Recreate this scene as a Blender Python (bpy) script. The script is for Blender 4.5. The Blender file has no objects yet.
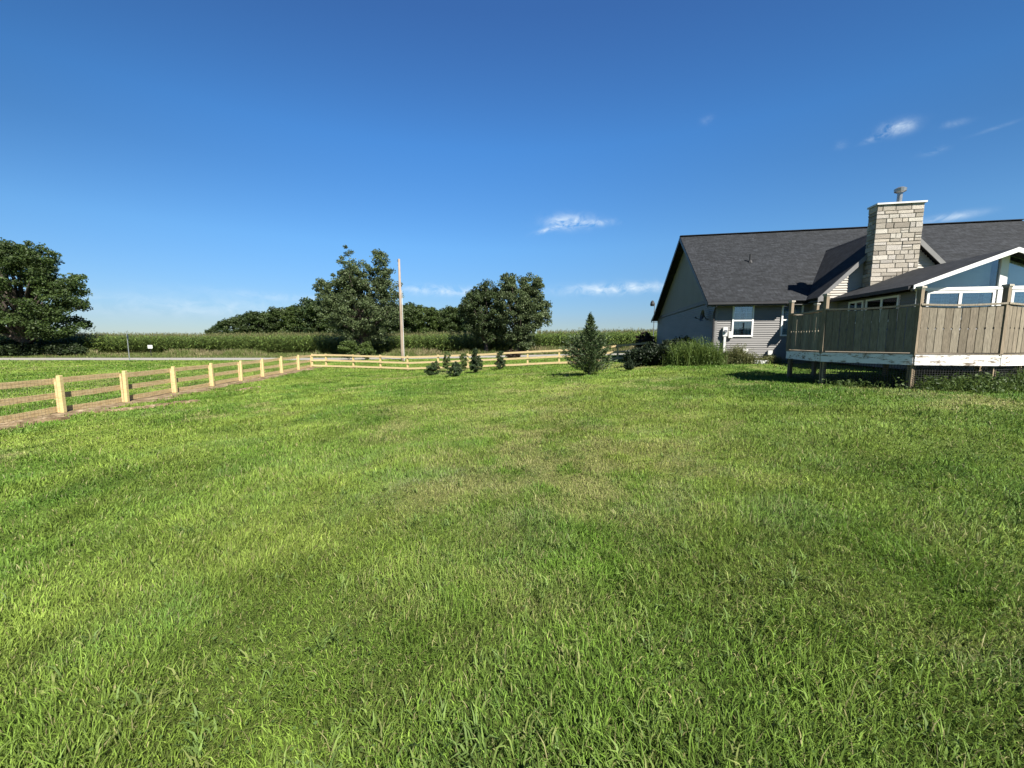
import bpy, math, random
import numpy as np
random.seed(7); rng = np.random.default_rng(7)
sc = bpy.context.scene
COL = sc.collection
PI = math.pi
# ------------------------------------------------------------------ camera
F = 395.0; CZ = 1.6; TH = math.atan(44/F)
cd = bpy.data.cameras.new('camera'); cam = bpy.data.objects.new('camera', cd); COL.objects.link(cam)
cam.location = (0, 0, CZ); cam.rotation_euler = (PI/2-TH, 0, 0)
cd.sensor_width = 36; cd.lens = 36*F/1024; cd.clip_start = .05; cd.clip_end = 6000
sc.camera = cam
# ------------------------------------------------------------------ light
SUN_EL = math.radians(46); sv = np.array([.542, -.841])
SUN_ROT = math.atan2(sv[0], sv[1])
w = bpy.data.worlds.new('World'); sc.world = w; w.use_nodes = True
def build_world():
    nt = w.node_tree; N = nt.nodes; L = nt.links
    bg = N['Background']; bg.inputs['Strength'].default_value = SKY_STR
    sky = N.new('ShaderNodeTexSky'); sky.sky_type = 'NISHITA'; sky.sun_disc = False
    sky.sun_elevation = SUN_EL; sky.sun_rotation = SUN_ROT
    sky.altitude = 300; sky.air_density = 1.0; sky.dust_density = 0.1; sky.ozone_density = 1.6
    hs = N.new('ShaderNodeHueSaturation'); hs.inputs['Saturation'].default_value = 1.07
    L.new(sky.outputs[0], hs.inputs['Color'])
    tc = N.new('ShaderNodeTexCoord'); sp = N.new('ShaderNodeSeparateXYZ')
    L.new(tc.outputs['Generated'], sp.inputs[0])
    def M(op, a, b=None, c=None):
        n = N.new('ShaderNodeMath'); n.operation = op
        for i, x in enumerate((a, b, c)):
            if x is None: continue
            if isinstance(x, (int, float)): n.inputs[i].default_value = x
            else: L.new(x, n.inputs[i])
        return n.outputs[0]
    az = M('ARCTAN2', sp.outputs[0], sp.outputs[1]); el = M('ARCSINE', sp.outputs[2])
    cmb = N.new('ShaderNodeCombineXYZ'); L.new(M('MULTIPLY', az, 17.), cmb.inputs[0]); L.new(M('MULTIPLY', el, 27.), cmb.inputs[1])
    nz = N.new('ShaderNodeTexNoise'); nz.inputs['Scale'].default_value = 1.6; nz.inputs['Detail'].default_value = 7; nz.inputs['Roughness'].default_value = .62; nz.inputs['Distortion'].default_value = .5
    L.new(cmb.outputs[0], nz.inputs['Vector'])
    wisp = M('MULTIPLY', M('SUBTRACT', nz.outputs[0], .36), 3.2)
    wisp.node.use_clamp = True
    tot = None
    # azimuth, elevation (degrees), half sizes, strength, tilt : the few thin clouds over the yard
    for a0, e0, sa, se, k, tl in CLOUDS:
        da = M('SUBTRACT', az, math.radians(a0)); de = M('SUBTRACT', M('SUBTRACT', el, math.radians(e0)), M('MULTIPLY', da, tl))
        q = M('ADD', M('POWER', M('ABSOLUTE', M('DIVIDE', da, math.radians(sa))), 2.), M('POWER', M('ABSOLUTE', M('DIVIDE', de, math.radians(se))), 2.))
        e = M('MULTIPLY', M('EXPONENT', M('MULTIPLY', q, -1.)), k)
        tot = e if tot is None else M('ADD', tot, e)
    mask = M('MULTIPLY', tot, wisp); mask.node.use_clamp = True
    mx = N.new('ShaderNodeMix'); mx.data_type = 'RGBA'
    rp = ramp(N, SKY_TINT); L.new(M('DIVIDE', el, PI/2), rp.inputs[0])
    tm = N.new('ShaderNodeMix'); tm.data_type = 'RGBA'; tm.blend_type = 'MULTIPLY'; tm.inputs[0].default_value = 1
    L.new(hs.outputs[0], tm.inputs[6]); L.new(rp.outputs[0], tm.inputs[7])
    aq = M('POWER', M('ABSOLUTE', M('DIVIDE', az, math.radians(50))), 2.); aq = M('MINIMUM', aq, 1.2)
    ew = M('DIVIDE', M('SUBTRACT', el, math.radians(4)), math.radians(16)); ew.node.use_clamp = True
    dk = M('SUBTRACT', 1., M('MULTIPLY', M('MULTIPLY', aq, ew), .27))
    vm = N.new('ShaderNodeVectorMath'); vm.operation = 'SCALE'; L.new(tm.outputs[2], vm.inputs[0]); L.new(dk, vm.inputs['Scale'])
    L.new(mask, mx.inputs[0]); L.new(vm.outputs[0], mx.inputs[6]); mx.inputs[7].default_value = (4.3, 5.0, 5.6, 1)
    L.new(mx.outputs[2], bg.inputs['Color'])
SKY_STR = .0635
SKY_TINT = [(0.0, (.27, .34, .46)), (.03, (.30, .37, .50)), (.138, (.40, .64, .81)), (.27, (.365, .72, 1.0)), (.41, (.33, .575, .85)), (1.0, (.35, .6, .9))]
CLOUDS = [(8.0, 15.8, 2.6, .75, 1.1, -.03), (5.2, 15.0, 1.6, .3, .8, .25), (11.5, 15.5, 2.2, .35, .7, 0), (42.4, 20.3, 1.15, .5, .95, -.05), (41.0, 19.9, .9, .25, .4, .15), (46.4, 19.4, .8, .25, .25, -.1), (49.0, 18.2, 1.2, .14, .12, .1),
          (45.2, 17.5, .7, .25, .35, 0), (38.1, 20.0, .5, .3, .25, 0), (24.9, 25.2, .7, .4, .12, 0), (14.5, 7.0, 6.5, .65, 1.0, .01), (-9, 6.8, 7, .6, .8, -.02), (46.8, 11.5, 1.6, .3, .9, 0), (-38, 3.6, 12, 1.1, .35, 0), (-28, 5.2, 9, .45, .3, -.03)]
sd = bpy.data.lights.new('sun', 'SUN'); sun = bpy.data.objects.new('sun', sd); COL.objects.link(sun)
sd.energy = 5.0; sd.angle = math.radians(.5); sd.color = (1, .95, .86)
from mathutils import Vector
sdir = Vector((sv[0]*math.cos(SUN_EL), sv[1]*math.cos(SUN_EL), math.sin(SUN_EL)))
sun.rotation_euler = sdir.to_track_quat('Z', 'Y').to_euler(); sun.location = (20, -20, 30)
sc.view_settings.view_transform = 'Standard'; sc.view_settings.look = 'None'
sc.view_settings.exposure = 1.60; sc.view_settings.gamma = 1.0
sc.cycles.max_bounces = 8; sc.cycles.transparent_max_bounces = 12
# ------------------------------------------------------------------ materials
AF = .60                                                        # all surface colours are kept this much deeper; the exposure is set for it
def new_mat(name):
    m = bpy.data.materials.new(name); m.use_nodes = True
    return m, m.node_tree.nodes, m.node_tree.links, m.node_tree.nodes['Principled BSDF']
def ramp(N, stops):
    r = N.new('ShaderNodeValToRGB'); e = r.color_ramp.elements
    while len(e) < len(stops): e.new(.5)
    for i, (p, c) in enumerate(stops): e[i].position = p; e[i].color = (*c, 1)
    return r
def noise_mat(name, stops, scale=8, rough=.8, detail=6, bump=0, bscale=None, stretch=(1, 1, 1), spec=.3, metal=0, coord='Object', k=None):
    k = AF if k is None else k; stops = [(p, tuple(x*k for x in c)) for p, c in stops]
    m, N, L, b = new_mat(name)
    tc = N.new('ShaderNodeTexCoord'); mp = N.new('ShaderNodeMapping'); mp.inputs['Scale'].default_value = stretch
    L.new(tc.outputs[coord], mp.inputs[0])
    nz = N.new('ShaderNodeTexNoise'); nz.inputs['Scale'].default_value = scale; nz.inputs['Detail'].default_value = detail; nz.inputs['Roughness'].default_value = .65
    L.new(mp.outputs[0], nz.inputs['Vector'])
    r = ramp(N, stops); L.new(nz.outputs[0], r.inputs[0]); L.new(r.outputs[0], b.inputs['Base Color'])
    b.inputs['Roughness'].default_value = rough; b.inputs['Specular IOR Level'].default_value = spec; b.inputs['Metallic'].default_value = metal
    if bump:
        n2 = N.new('ShaderNodeTexNoise'); n2.inputs['Scale'].default_value = bscale or scale*3; n2.inputs['Detail'].default_value = 4
        L.new(mp.outputs[0], n2.inputs['Vector'])
        bp = N.new('ShaderNodeBump'); bp.inputs['Strength'].default_value = bump; bp.inputs['Distance'].default_value = .02
        L.new(n2.outputs[0], bp.inputs['Height']); L.new(bp.outputs[0], b.inputs['Normal'])
    return m
def leaf_mat(name, trans=.3, rough=.55, spec=.25):
    m, N, L, b = new_mat(name)
    at = N.new('ShaderNodeAttribute'); at.attribute_name = 'Col'
    sc_ = N.new('ShaderNodeVectorMath'); sc_.operation = 'SCALE'; sc_.inputs['Scale'].default_value = AF; L.new(at.outputs[0], sc_.inputs[0])
    L.new(sc_.outputs[0], b.inputs['Base Color']); b.inputs['Roughness'].default_value = rough; b.inputs['Specular IOR Level'].default_value = spec
    tr = N.new('ShaderNodeBsdfTranslucent'); hs = N.new('ShaderNodeHueSaturation'); hs.inputs['Value'].default_value = 1.5; hs.inputs['Hue'].default_value = .485
    L.new(sc_.outputs[0], hs.inputs['Color']); L.new(hs.outputs[0], tr.inputs[0])
    mx = N.new('ShaderNodeMixShader'); mx.inputs[0].default_value = trans
    L.new(b.outputs[0], mx.inputs[1]); L.new(tr.outputs[0], mx.inputs[2]); L.new(mx.outputs[0], N['Material Output'].inputs[0])
    return m
def attr_mat(name, rough=.9, bump=.4, bscale=30, amount=.35, stretch=(1, 1, 1)):
    m, N, L, b = new_mat(name)
    at = N.new('ShaderNodeAttribute'); at.attribute_name = 'Col'
    tc = N.new('ShaderNodeTexCoord'); mp = N.new('ShaderNodeMapping'); mp.inputs['Scale'].default_value = stretch; L.new(tc.outputs['Object'], mp.inputs[0])
    nz = N.new('ShaderNodeTexNoise'); nz.inputs['Scale'].default_value = bscale; nz.inputs['Detail'].default_value = 6; nz.inputs['Roughness'].default_value = .7
    L.new(mp.outputs[0], nz.inputs['Vector'])
    r = ramp(N, [(.3, (AF*(1-amount),)*3), (.7, (AF*(1+amount*.4),)*3)]); L.new(nz.outputs[0], r.inputs[0])
    mx = N.new('ShaderNodeMix'); mx.data_type = 'RGBA'; mx.blend_type = 'MULTIPLY'; mx.inputs[0].default_value = 1
    L.new(at.outputs[0], mx.inputs[6]); L.new(r.outputs[0], mx.inputs[7]); L.new(mx.outputs[2], b.inputs['Base Color'])
    bp = N.new('ShaderNodeBump'); bp.inputs['Strength'].default_value = bump; bp.inputs['Distance'].default_value = .02
    L.new(nz.outputs[0], bp.inputs['Height']); L.new(bp.outputs[0], b.inputs['Normal'])
    b.inputs['Roughness'].default_value = rough; b.inputs['Specular IOR Level'].default_value = .2
    return m
def shingle_mat():
    m, N, L, b = new_mat('shingle')
    tc = N.new('ShaderNodeTexCoord'); br = N.new('ShaderNodeTexBrick'); uv = N.new('ShaderNodeUVMap')
    br.inputs['Scale'].default_value = 1; br.inputs['Brick Width'].default_value = .26; br.inputs['Row Height'].default_value = .145; br.inputs['Mortar Size'].default_value = .002; br.inputs['Bias'].default_value = 0
    br.inputs['Color1'].default_value = (.0108, .0128, .0152, 1); br.inputs['Color2'].default_value = (.0260, .0296, .0340, 1); br.inputs['Mortar'].default_value = (.009, .009, .010, 1)
    br.offset = .37; br.squash = 1
    L.new(uv.outputs[0], br.inputs['Vector'])
    nz = N.new('ShaderNodeTexNoise'); nz.inputs['Scale'].default_value = 1.3; nz.inputs['Detail'].default_value = 8; L.new(uv.outputs[0], nz.inputs['Vector'])
    n2 = N.new('ShaderNodeTexNoise'); n2.inputs['Scale'].default_value = 5; n2.inputs['Detail'].default_value = 4
    mp2 = N.new('ShaderNodeMapping'); mp2.inputs['Scale'].default_value = (1.9, .8, 1); L.new(uv.outputs[0], mp2.inputs[0]); L.new(mp2.outputs[0], n2.inputs['Vector'])
    r = ramp(N, [(.35, (.85,)*3), (.65, (1.12, 1.1, 1.12))]); L.new(nz.outputs[0], r.inputs[0])
    r2 = ramp(N, [(.35, (.6*AF,)*3), (.65, (1.35*AF,)*3)]); L.new(n2.outputs[0], r2.inputs[0])
    a = N.new('ShaderNodeMix'); a.data_type = 'RGBA'; a.blend_type = 'MULTIPLY'; a.inputs[0].default_value = 1
    L.new(br.outputs[0], a.inputs[6]); L.new(r.outputs[0], a.inputs[7])
    c = N.new('ShaderNodeMix'); c.data_type = 'RGBA'; c.blend_type = 'MULTIPLY'; c.inputs[0].default_value = 1
    L.new(a.outputs[2], c.inputs[6]); L.new(r2.outputs[0], c.inputs[7]); L.new(c.outputs[2], b.inputs['Base Color'])
    bp = N.new('ShaderNodeBump'); bp.inputs['Strength'].default_value = .5; bp.inputs['Distance'].default_value = .01
    L.new(br.outputs['Fac'], bp.inputs['Height']); bp.invert = True; L.new(bp.outputs[0], b.inputs['Normal'])
    b.inputs['Roughness'].default_value = .85; b.inputs['Specular IOR Level'].default_value = .25
    return m
def glass_mat(name, tint=(.82, .88, .90), refl=.08, rough=.02):
    m, N, L, b = new_mat(name)
    g = N.new('ShaderNodeBsdfGlossy'); g.inputs['Roughness'].default_value = rough; g.inputs['Color'].default_value = (.9, .95, 1, 1)
    t = N.new('ShaderNodeBsdfTransparent'); t.inputs[0].default_value = (*tint, 1)
    fr = N.new('ShaderNodeFresnel'); fr.inputs[0].default_value = 1.5
    ad = N.new('ShaderNodeMath'); ad.operation = 'ADD'; ad.inputs[1].default_value = refl; ad.use_clamp = True; L.new(fr.outputs[0], ad.inputs[0])
    mx = N.new('ShaderNodeMixShader'); L.new(ad.outputs[0], mx.inputs[0]); L.new(t.outputs[0], mx.inputs[1]); L.new(g.outputs[0], mx.inputs[2])
    L.new(mx.outputs[0], N['Material Output'].inputs[0])
    return m
MAT = dict(
    bark=noise_mat('bark', [(.3, (.045, .035, .028)), (.7, (.13, .105, .085))], 6, .95, bump=.6, stretch=(4, 4, 1)),
    leaf=leaf_mat('leaf'), grass=leaf_mat('grass_blade', .27, .60, .16), needle=leaf_mat('needle', .15),
    lumber=noise_mat('fresh_lumber', [(.25, (.46, .34, .14)), (.5, (.66, .52, .24)), (.75, (.76, .64, .34))], 5, .8, bump=.25, stretch=(1, 1, 5)),
    railwood=noise_mat('rough_sawn_rail', [(.25, (.36, .235, .10)), (.5, (.62, .46, .23)), (.75, (.76, .61, .36))], 4, .85, bump=.25, stretch=(5, 1, 6)),
    railpale=noise_mat('pale_board_rail', [(.25, (.46, .33, .15)), (.5, (.62, .47, .25)), (.75, (.70, .56, .33))], 4, .85, bump=.25, stretch=(1, 5, 6)),
    polewood=noise_mat('weathered_pole', [(.3, (.24, .17, .12)), (.7, (.46, .38, .31))], 4, .9, bump=.3, stretch=(5, 5, .4)),
    wire=noise_mat('galvanised_wire', [(.3, (.28, .22, .16)), (.7, (.42, .36, .28))], 20, .5, metal=.3),
    soil=noise_mat('dry_soil', [(.34, (.12, .082, .045)), (.48, (.20, .145, .085)), (.58, (.31, .235, .145)), (.70, (.56, .46, .31))], 3.5, 1, bump=.8, bscale=14, spec=.1),
    siding=noise_mat('grey_siding', [(.3, (.205, .198, .192)), (.7, (.262, .254, .246))], 1.2, .6, stretch=(.3, .3, 2)),
    gable=noise_mat('smooth_gable_panel', [(.3, (.20, .195, .175)), (.7, (.235, .23, .21))], .8, .7),
    cream=noise_mat('cream_siding', [(.3, (.46, .42, .36)), (.7, (.55, .51, .44))], 1.2, .6, stretch=(.3, .3, 2)),
    trim=noise_mat('white_trim', [(.3, (.70, .70, .68)), (.7, (.82, .82, .80))], 3, .5, k=.75),
    fascia=noise_mat('grey_fascia', [(.3, (.20, .195, .19)), (.7, (.25, .245, .24))], 2, .6),
    darkfascia=noise_mat('dark_fascia', [(.3, (.030, .030, .033)), (.7, (.05, .05, .055))], 2, .5),
    foundation=noise_mat('foundation_concrete', [(.3, (.14, .13, .12)), (.7, (.26, .25, .23))], 3, .9),
    shingle=shingle_mat(),
    stone=attr_mat('cut_stone', .9, .7, 26, .3), mortar=noise_mat('mortar', [(.3, (.26, .235, .20)), (.7, (.36, .33, .29))], 20, .95),
    board=attr_mat('weathered_board', .9, .4, 9, .45, (4, 4, .6)), 
    metal=noise_mat('grey_metal', [(.3, (.35, .36, .37)), (.7, (.5, .51, .52))], 6, .4, metal=.8),
    darkmetal=noise_mat('dark_metal', [(.3, (.03, .03, .03)), (.7, (.07, .07, .07))], 6, .5, metal=.3),
    plastic=noise_mat('pale_plastic', [(.3, (.52, .52, .50)), (.7, (.66, .66, .63))], 5, .5, k=.75),
    glass=glass_mat('window_glass'), gableglass=glass_mat('sunroom_glass', (.92, .93, .92), .0, .05),
    curtain=noise_mat('curtain', [(.3, (.28, .37, .38)), (.7, (.66, .72, .70))], 2, .9, stretch=(6, 6, .5)),
    room=noise_mat('dim_room', [(.3, (.030, .034, .036)), (.7, (.06, .065, .07))], 2, .9),
    asphalt=noise_mat('sun_bleached_asphalt', [(.3, (.27, .255, .225)), (.7, (.38, .36, .32))], 1.5, .9, bump=.2, bscale=40),
    signgrey=noise_mat('sign_back', [(.3, (.30, .33, .38)), (.7, (.40, .43, .48))], 3, .5, metal=.5),
    shrubred=leaf_mat('reddish_leaf', .2))
def peel_mat():
    m, N, L, b = new_mat('peeling_white_paint')
    tc = N.new('ShaderNodeTexCoord'); mp = N.new('ShaderNodeMapping'); mp.inputs['Scale'].default_value = (1, 1, 3); L.new(tc.outputs['Object'], mp.inputs[0])
    nz = N.new('ShaderNodeTexNoise'); nz.inputs['Scale'].default_value = 4.5; nz.inputs['Detail'].default_value = 9; nz.inputs['Roughness'].default_value = .72; L.new(mp.outputs[0], nz.inputs['Vector'])
    r = ramp(N, [(.40, (.12, .09, .06)), (.44, (.34, .31, .27)), (.50, (.56, .56, .55)), (.8, (.62, .62, .61))]); L.new(nz.outputs[0], r.inputs[0]); L.new(r.outputs[0], b.inputs['Base Color'])
    b.inputs['Roughness'].default_value = .7
    return m
MAT['peel'] = peel_mat()
build_world()
# ------------------------------------------------------------------ mesh helpers
class MB:
    def __init__(s): s.v = []; s.f = []; s.c = []
    def add(s, vs, fs, col=None):
        n = len(s.v); s.v += [tuple(map(float, p)) for p in vs]; s.f += [tuple(i+n for i in f) for f in fs]
        s.c += [col or (1, 1, 1)]*len(vs)
    def box(s, a, b, col=None):
        x0, y0, z0 = [min(p, q) for p, q in zip(a, b)]; x1, y1, z1 = [max(p, q) for p, q in zip(a, b)]
        s.add([(x0, y0, z0), (x1, y0, z0), (x1, y1, z0), (x0, y1, z0), (x0, y0, z1), (x1, y0, z1), (x1, y1, z1), (x0, y1, z1)],
              [(0, 3, 2, 1), (4, 5, 6, 7), (0, 1, 5, 4), (1, 2, 6, 5), (2, 3, 7, 6), (3, 0, 4, 7)], col)
    def bar(s, p, q, wd, ht, up=(0, 0, 1), col=None):          # rectangular bar from p to q
        p = np.array(p, float); q = np.array(q, float); d = q-p; d /= np.linalg.norm(d)
        up = np.array(up, float); sx = np.cross(d, up)
        if np.linalg.norm(sx) < 1e-5: sx = np.array([1., 0, 0])
        sx /= np.linalg.norm(sx); u = np.cross(sx, d)
        vs = [e+sx*a*wd/2+u*b*ht/2 for e in (p, q) for a, b in ((-1, -1), (1, -1), (1, 1), (-1, 1))]
        s.add(vs, [(3, 2, 1, 0), (4, 5, 6, 7), (0, 1, 5, 4), (1, 2, 6, 5), (2, 3, 7, 6), (3, 0, 4, 7)], col)
    def tube(s, pts, rads, n=8, col=None, caps=True):
        pts = [np.array(p, float) for p in pts]; vs = []; fs = []
        for i, p in enumerate(pts):
            d = pts[min(i+1, len(pts)-1)]-pts[max(i-1, 0)]; d /= (np.linalg.norm(d)+1e-9)
            a = np.array([1., 0, 0]) if abs(d[0]) < .9 else np.array([0, 1., 0])
            u = np.cross(d, a); u /= np.linalg.norm(u); v = np.cross(d, u)
            for k in range(n):
                t = 2*PI*k/n; vs.append(p+rads[i]*(math.cos(t)*u+math.sin(t)*v))
        for i in range(len(pts)-1):
            for k in range(n):
                a = i*n+k; b = i*n+(k+1) % n; fs.append((a, b, b+n, a+n))
        if caps: fs.append(tuple(range(n))[::-1]); fs.append(tuple(range((len(pts)-1)*n, len(pts)*n)))
        s.add(vs, fs, col)
    def prism(s, poly, off, col=None):                          # polygon (3-D points) pushed along off
        poly = [np.array(p, float) for p in poly]; off = np.array(off, float); n = len(poly)
        s.add(poly+[p+off for p in poly], [tuple(range(n)), tuple(range(n, 2*n))[::-1]]+[(i, i+n, (i+1) % n+n, (i+1) % n) for i in range(n)], col)
    def build(s, name, mat, parent=None, loc=None, smooth=False, rot=None, fixn=True):
        me = bpy.data.meshes.new(name); me.from_pydata(s.v, [], s.f)
        a = me.color_attributes.new('Col', 'FLOAT_COLOR', 'POINT')
        a.data.foreach_set('color', np.hstack([np.array(s.c, dtype=np.float32), np.ones((len(s.c), 1), np.float32)]).ravel())
        if fixn:
            import bmesh
            bm = bmesh.new(); bm.from_mesh(me); bmesh.ops.recalc_face_normals(bm, faces=bm.faces); bm.to_mesh(me); bm.free()
        if smooth: me.polygons.foreach_set('use_smooth', [True]*len(me.polygons))
        me.materials.append(MAT[mat] if isinstance(mat, str) else mat)
        o = bpy.data.objects.new(name, me); COL.objects.link(o)
        if parent: o.parent = parent
        if loc is not None: o.location = loc
        if rot: o.rotation_euler = rot
        return o
def raw_mesh(name, verts, faces4=None, faces3=None, cols=None, mat=None, parent=None, loc=None, smooth=False):
    """big numpy mesh: verts (n,3), quads (m,4) and/or triangles (k,3)"""
    me = bpy.data.meshes.new(name); n4 = 0 if faces4 is None else len(faces4); n3 = 0 if faces3 is None else len(faces3)
    me.vertices.add(len(verts)); me.vertices.foreach_set('co', verts.astype(np.float32).ravel())
    idx = []
    if n4: idx.append(faces4.ravel())
    if n3: idx.append(faces3.ravel())
    idx = np.concatenate(idx).astype(np.int32)
    me.loops.add(len(idx)); me.loops.foreach_set('vertex_index', idx)
    me.polygons.add(n4+n3)
    st = np.concatenate([np.arange(n4)*4, n4*4+np.arange(n3)*3]).astype(np.int32)
    me.polygons.foreach_set('loop_start', st)
    if smooth: me.polygons.foreach_set('use_smooth', np.ones(n4+n3, bool))
    me.update(calc_edges=True)
    if cols is not None:
        a = me.color_attributes.new('Col', 'FLOAT_COLOR', 'POINT')
        a.data.foreach_set('color', np.hstack([cols, np.ones((len(cols), 1))]).astype(np.float32).ravel())
    me.materials.append(MAT[mat] if isinstance(mat, str) else mat)
    o = bpy.data.objects.new(name, me); COL.objects.link(o)
    if parent: o.parent = parent
    if loc is not None: o.location = loc
    return o
def tag(o, label=None, cat=None, group=None, kind=None):
    if label: o['label'] = label
    if cat: o['category'] = cat
    if group: o['group'] = group
    if kind: o['kind'] = kind
    return o
def empty(name, loc, rz=0, label=None, cat=None, group=None):
    o = bpy.data.objects.new(name, None); COL.objects.link(o); o.location = loc; o.rotation_euler = (0, 0, rz); o.empty_display_size = .3
    return tag(o, label, cat, group)
def copy_thing(root, loc, rz, scale, label):
    r = root.copy(); COL.objects.link(r); r.location = loc; r.rotation_euler = (0, 0, rz); r.scale = scale; r['label'] = label
    for ch in list(root.children):
        c = ch.copy(); COL.objects.link(c); c.parent = r
    return r
# ------------------------------------------------------------------ noise + terrain
def vnoise(x, y, seed=0):
    xi = np.floor(x).astype(np.int64); yi = np.floor(y).astype(np.int64); fx = x-xi; fy = y-yi
    fx = fx*fx*(3-2*fx); fy = fy*fy*(3-2*fy)
    def h(a, b):
        n = (a*374761393+b*668265263+seed*974711) & 0xffffffff
        n = ((n ^ (n >> 13))*1274126177) & 0xffffffff
        return ((n ^ (n >> 16)) & 0xffff)/65535.
    return (h(xi, yi)*(1-fx)+h(xi+1, yi)*fx)*(1-fy)+(h(xi, yi+1)*(1-fx)+h(xi+1, yi+1)*fx)*fy
def fbm(x, y, o=4, seed=0):
    s = 0; a = .5; t = 0
    for i in range(o): s = s+a*vnoise(x*2**i+17.3*i, y*2**i-9.1*i, seed+i); t += a; a *= .55
    return s/t
NX = [-40, -14, -7, 0, 5, 9, 14, 40]; NZ = [-.70, -.68, -.36, .0, .27, .46, .5, .5]
FX = [-40, -16, -8, 0, 3.5, 8, 12, 20, 40]; FZ = [-.70, -.70, -.86, -.44, -.24, .10, .38, .5, .5]
RX = [-60, -20, 0, 10, 30]; RZ = [-.68, -.68, -.36, -.15, .0]
def terrain(x, y):
    x = np.asarray(x, float); y = np.asarray(y, float); z = 0
    for dx in (-2., -1., 0, 1., 2.):
        a = np.interp(x+dx, NX, NZ); b = np.interp(x+dx, FX, FZ); c = np.interp(x+dx, RX, RZ)
        t = np.clip((y-12)/16, 0, 1); t = t*t*(3-2*t)
        hx = np.clip((x+dx-7.5)/2.5, 0, 1)
        t = t*(1-hx)+t*hx*np.clip((y-26)/10, 0, 1)
        u = np.clip((y-34)/10, 0, 1); u = u*u*(3-2*u)
        z = z+((a*(1-t)+b*t)*(1-u)+c*u)/5
    z = z+(fbm(x*.35, y*.35, 3, 5)-.5)*.09*np.clip((44-y)/8, 0, 1)*np.clip((y+6)/8, .3, 1)
    return z
def tz(x, y): return float(terrain(np.array([x]), np.array([y]))[0])
def ray(px, py):
    x = (px-512)/F; y = (384-py)/F; c, s = math.cos(TH), math.sin(TH)
    return np.array([x, c+y*s, -s+y*c])
def atY(px, py, Y):
    r = ray(px, py); return np.array([0, 0, CZ])+r*Y/r[1]
def gpt(px, py):                                                # where the ground shows at this place in the photograph
    r = ray(px, py); t = 2.
    while t < 400:
        p = np.array([0, 0, CZ])+t*r
        if p[2] <= tz(p[0], p[1]): break
        t += .05
    return p
# ---- ground
def axis(lo, hi, near, step, grow):
    a = [near[0]]
    while a[-1] < near[1]: a.append(a[-1]+step)
    st = step
    while a[-1] < hi: st *= grow; a.append(a[-1]+st)
    st = step
    while a[0] > lo: st *= grow; a.insert(0, a[0]-st)
    return np.array(a)
gx = axis(-3000, 3000, (-20, 14), .33, 1.09); gy = axis(-800, 3500, (-1, 34), .33, 1.08)
GX, GY = np.meshgrid(gx, gy); GZ = terrain(GX, GY)
nxx, nyy = len(gx), len(gy)
idx = np.arange(nxx*nyy).reshape(nyy, nxx)
quads = np.stack([idx[:-1, :-1], idx[:-1, 1:], idx[1:, 1:], idx[1:, :-1]], -1).reshape(-1, 4)
def dry_mask(x, y):
    d = fbm(x*.9+3, y*.9, 4, 11); e = fbm(x*.25, y*.25, 3, 23)
    k = np.clip((d*.62+e*.38-.57)*7, 0, 1)
    for cx, cy, rx, ry, s in ((.9, 5.4, 1.5, 1.8, .7), (.5, 4.1, 1.2, .9, .65), (0, 7, 3.5, 4, .22), (0, 13, 6, 6, .16), (-.9, 4.3, .6, .5, .4), (2.0, 4.6, .8, .8, .4), (-.2, 2.2, .7, .4, .35), (.1, 8, 1.6, 2.2, .35), (1.6, 2.0, .6, .4, .35)):
        q = ((x-cx)/rx)**2+((y-cy)/ry)**2
        k = k+s*np.exp(-q)*np.clip(fbm(x*3, y*3, 3, 31)*3-.9, 0, 1.5)
    return np.clip(k, 0, 1)
def lawn_color(x, y):
    """turf colour with light falloff painted on the right: green, yellower or bluer in patches, straw where it has dried out"""
    g1 = np.array([.100, .180, .023]); g2 = np.array([.195, .268, .046]); st = np.array([.340, .335, .120])
    a = fbm(x*.5, y*.5, 4, 2)[..., None]; a = np.clip((a-.3)*2.4, 0, 1)
    c = (g1*(1-a)+g2*a)*1.24
    b = fbm(x*3.1, y*3.1, 3, 4)[..., None]; b2 = fbm(x*1.1+.6*y, y*1.3-.4*x, 4, 44)[..., None]; c = c*(.78+.48*b)*(.82+.38*b2)
    right_dim = np.clip((x-.42*y+.6*(fbm(x*.4, y*.4, 3, 77)-.5)*6)/3., 0, 1)[..., None]; c = c*(1-right_dim*np.array([.26, .20, .20]))  # light falling off to the right, painted into the turf colour
    d = dry_mask(x, y)[..., None]*.62
    return c*(1-d)+st*d
ground_m, N, L, b = new_mat('turf')
at = N.new('ShaderNodeAttribute'); at.attribute_name = 'Col'
tc = N.new('ShaderNodeTexCoord'); nz = N.new('ShaderNodeTexNoise'); nz.inputs['Scale'].default_value = 9; nz.inputs['Detail'].default_value = 10; nz.inputs['Roughness'].default_value = .75
L.new(tc.outputs['Object'], nz.inputs['Vector']); r = ramp(N, [(.32, (.42*AF,)*3), (.66, (1.22*AF,)*3)]); L.new(nz.outputs[0], r.inputs[0])
mx = N.new('ShaderNodeMix'); mx.data_type = 'RGBA'; mx.blend_type = 'MULTIPLY'; mx.inputs[0].default_value = 1
L.new(at.outputs[0], mx.inputs[6]); L.new(r.outputs[0], mx.inputs[7]); L.new(mx.outputs[2], b.inputs['Base Color'])
bp = N.new('ShaderNodeBump'); bp.inputs['Strength'].default_value = .8; bp.inputs['Distance'].default_value = .05; L.new(nz.outputs[0], bp.inputs['Height']); L.new(bp.outputs[0], b.inputs['Normal'])
b.inputs['Roughness'].default_value = 1; b.inputs['Specular IOR Level'].default_value = .1
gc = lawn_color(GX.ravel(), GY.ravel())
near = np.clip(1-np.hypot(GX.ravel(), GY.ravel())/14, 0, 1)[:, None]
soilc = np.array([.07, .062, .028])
gc = gc*(1-near*.6)+soilc*near*.6
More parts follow.
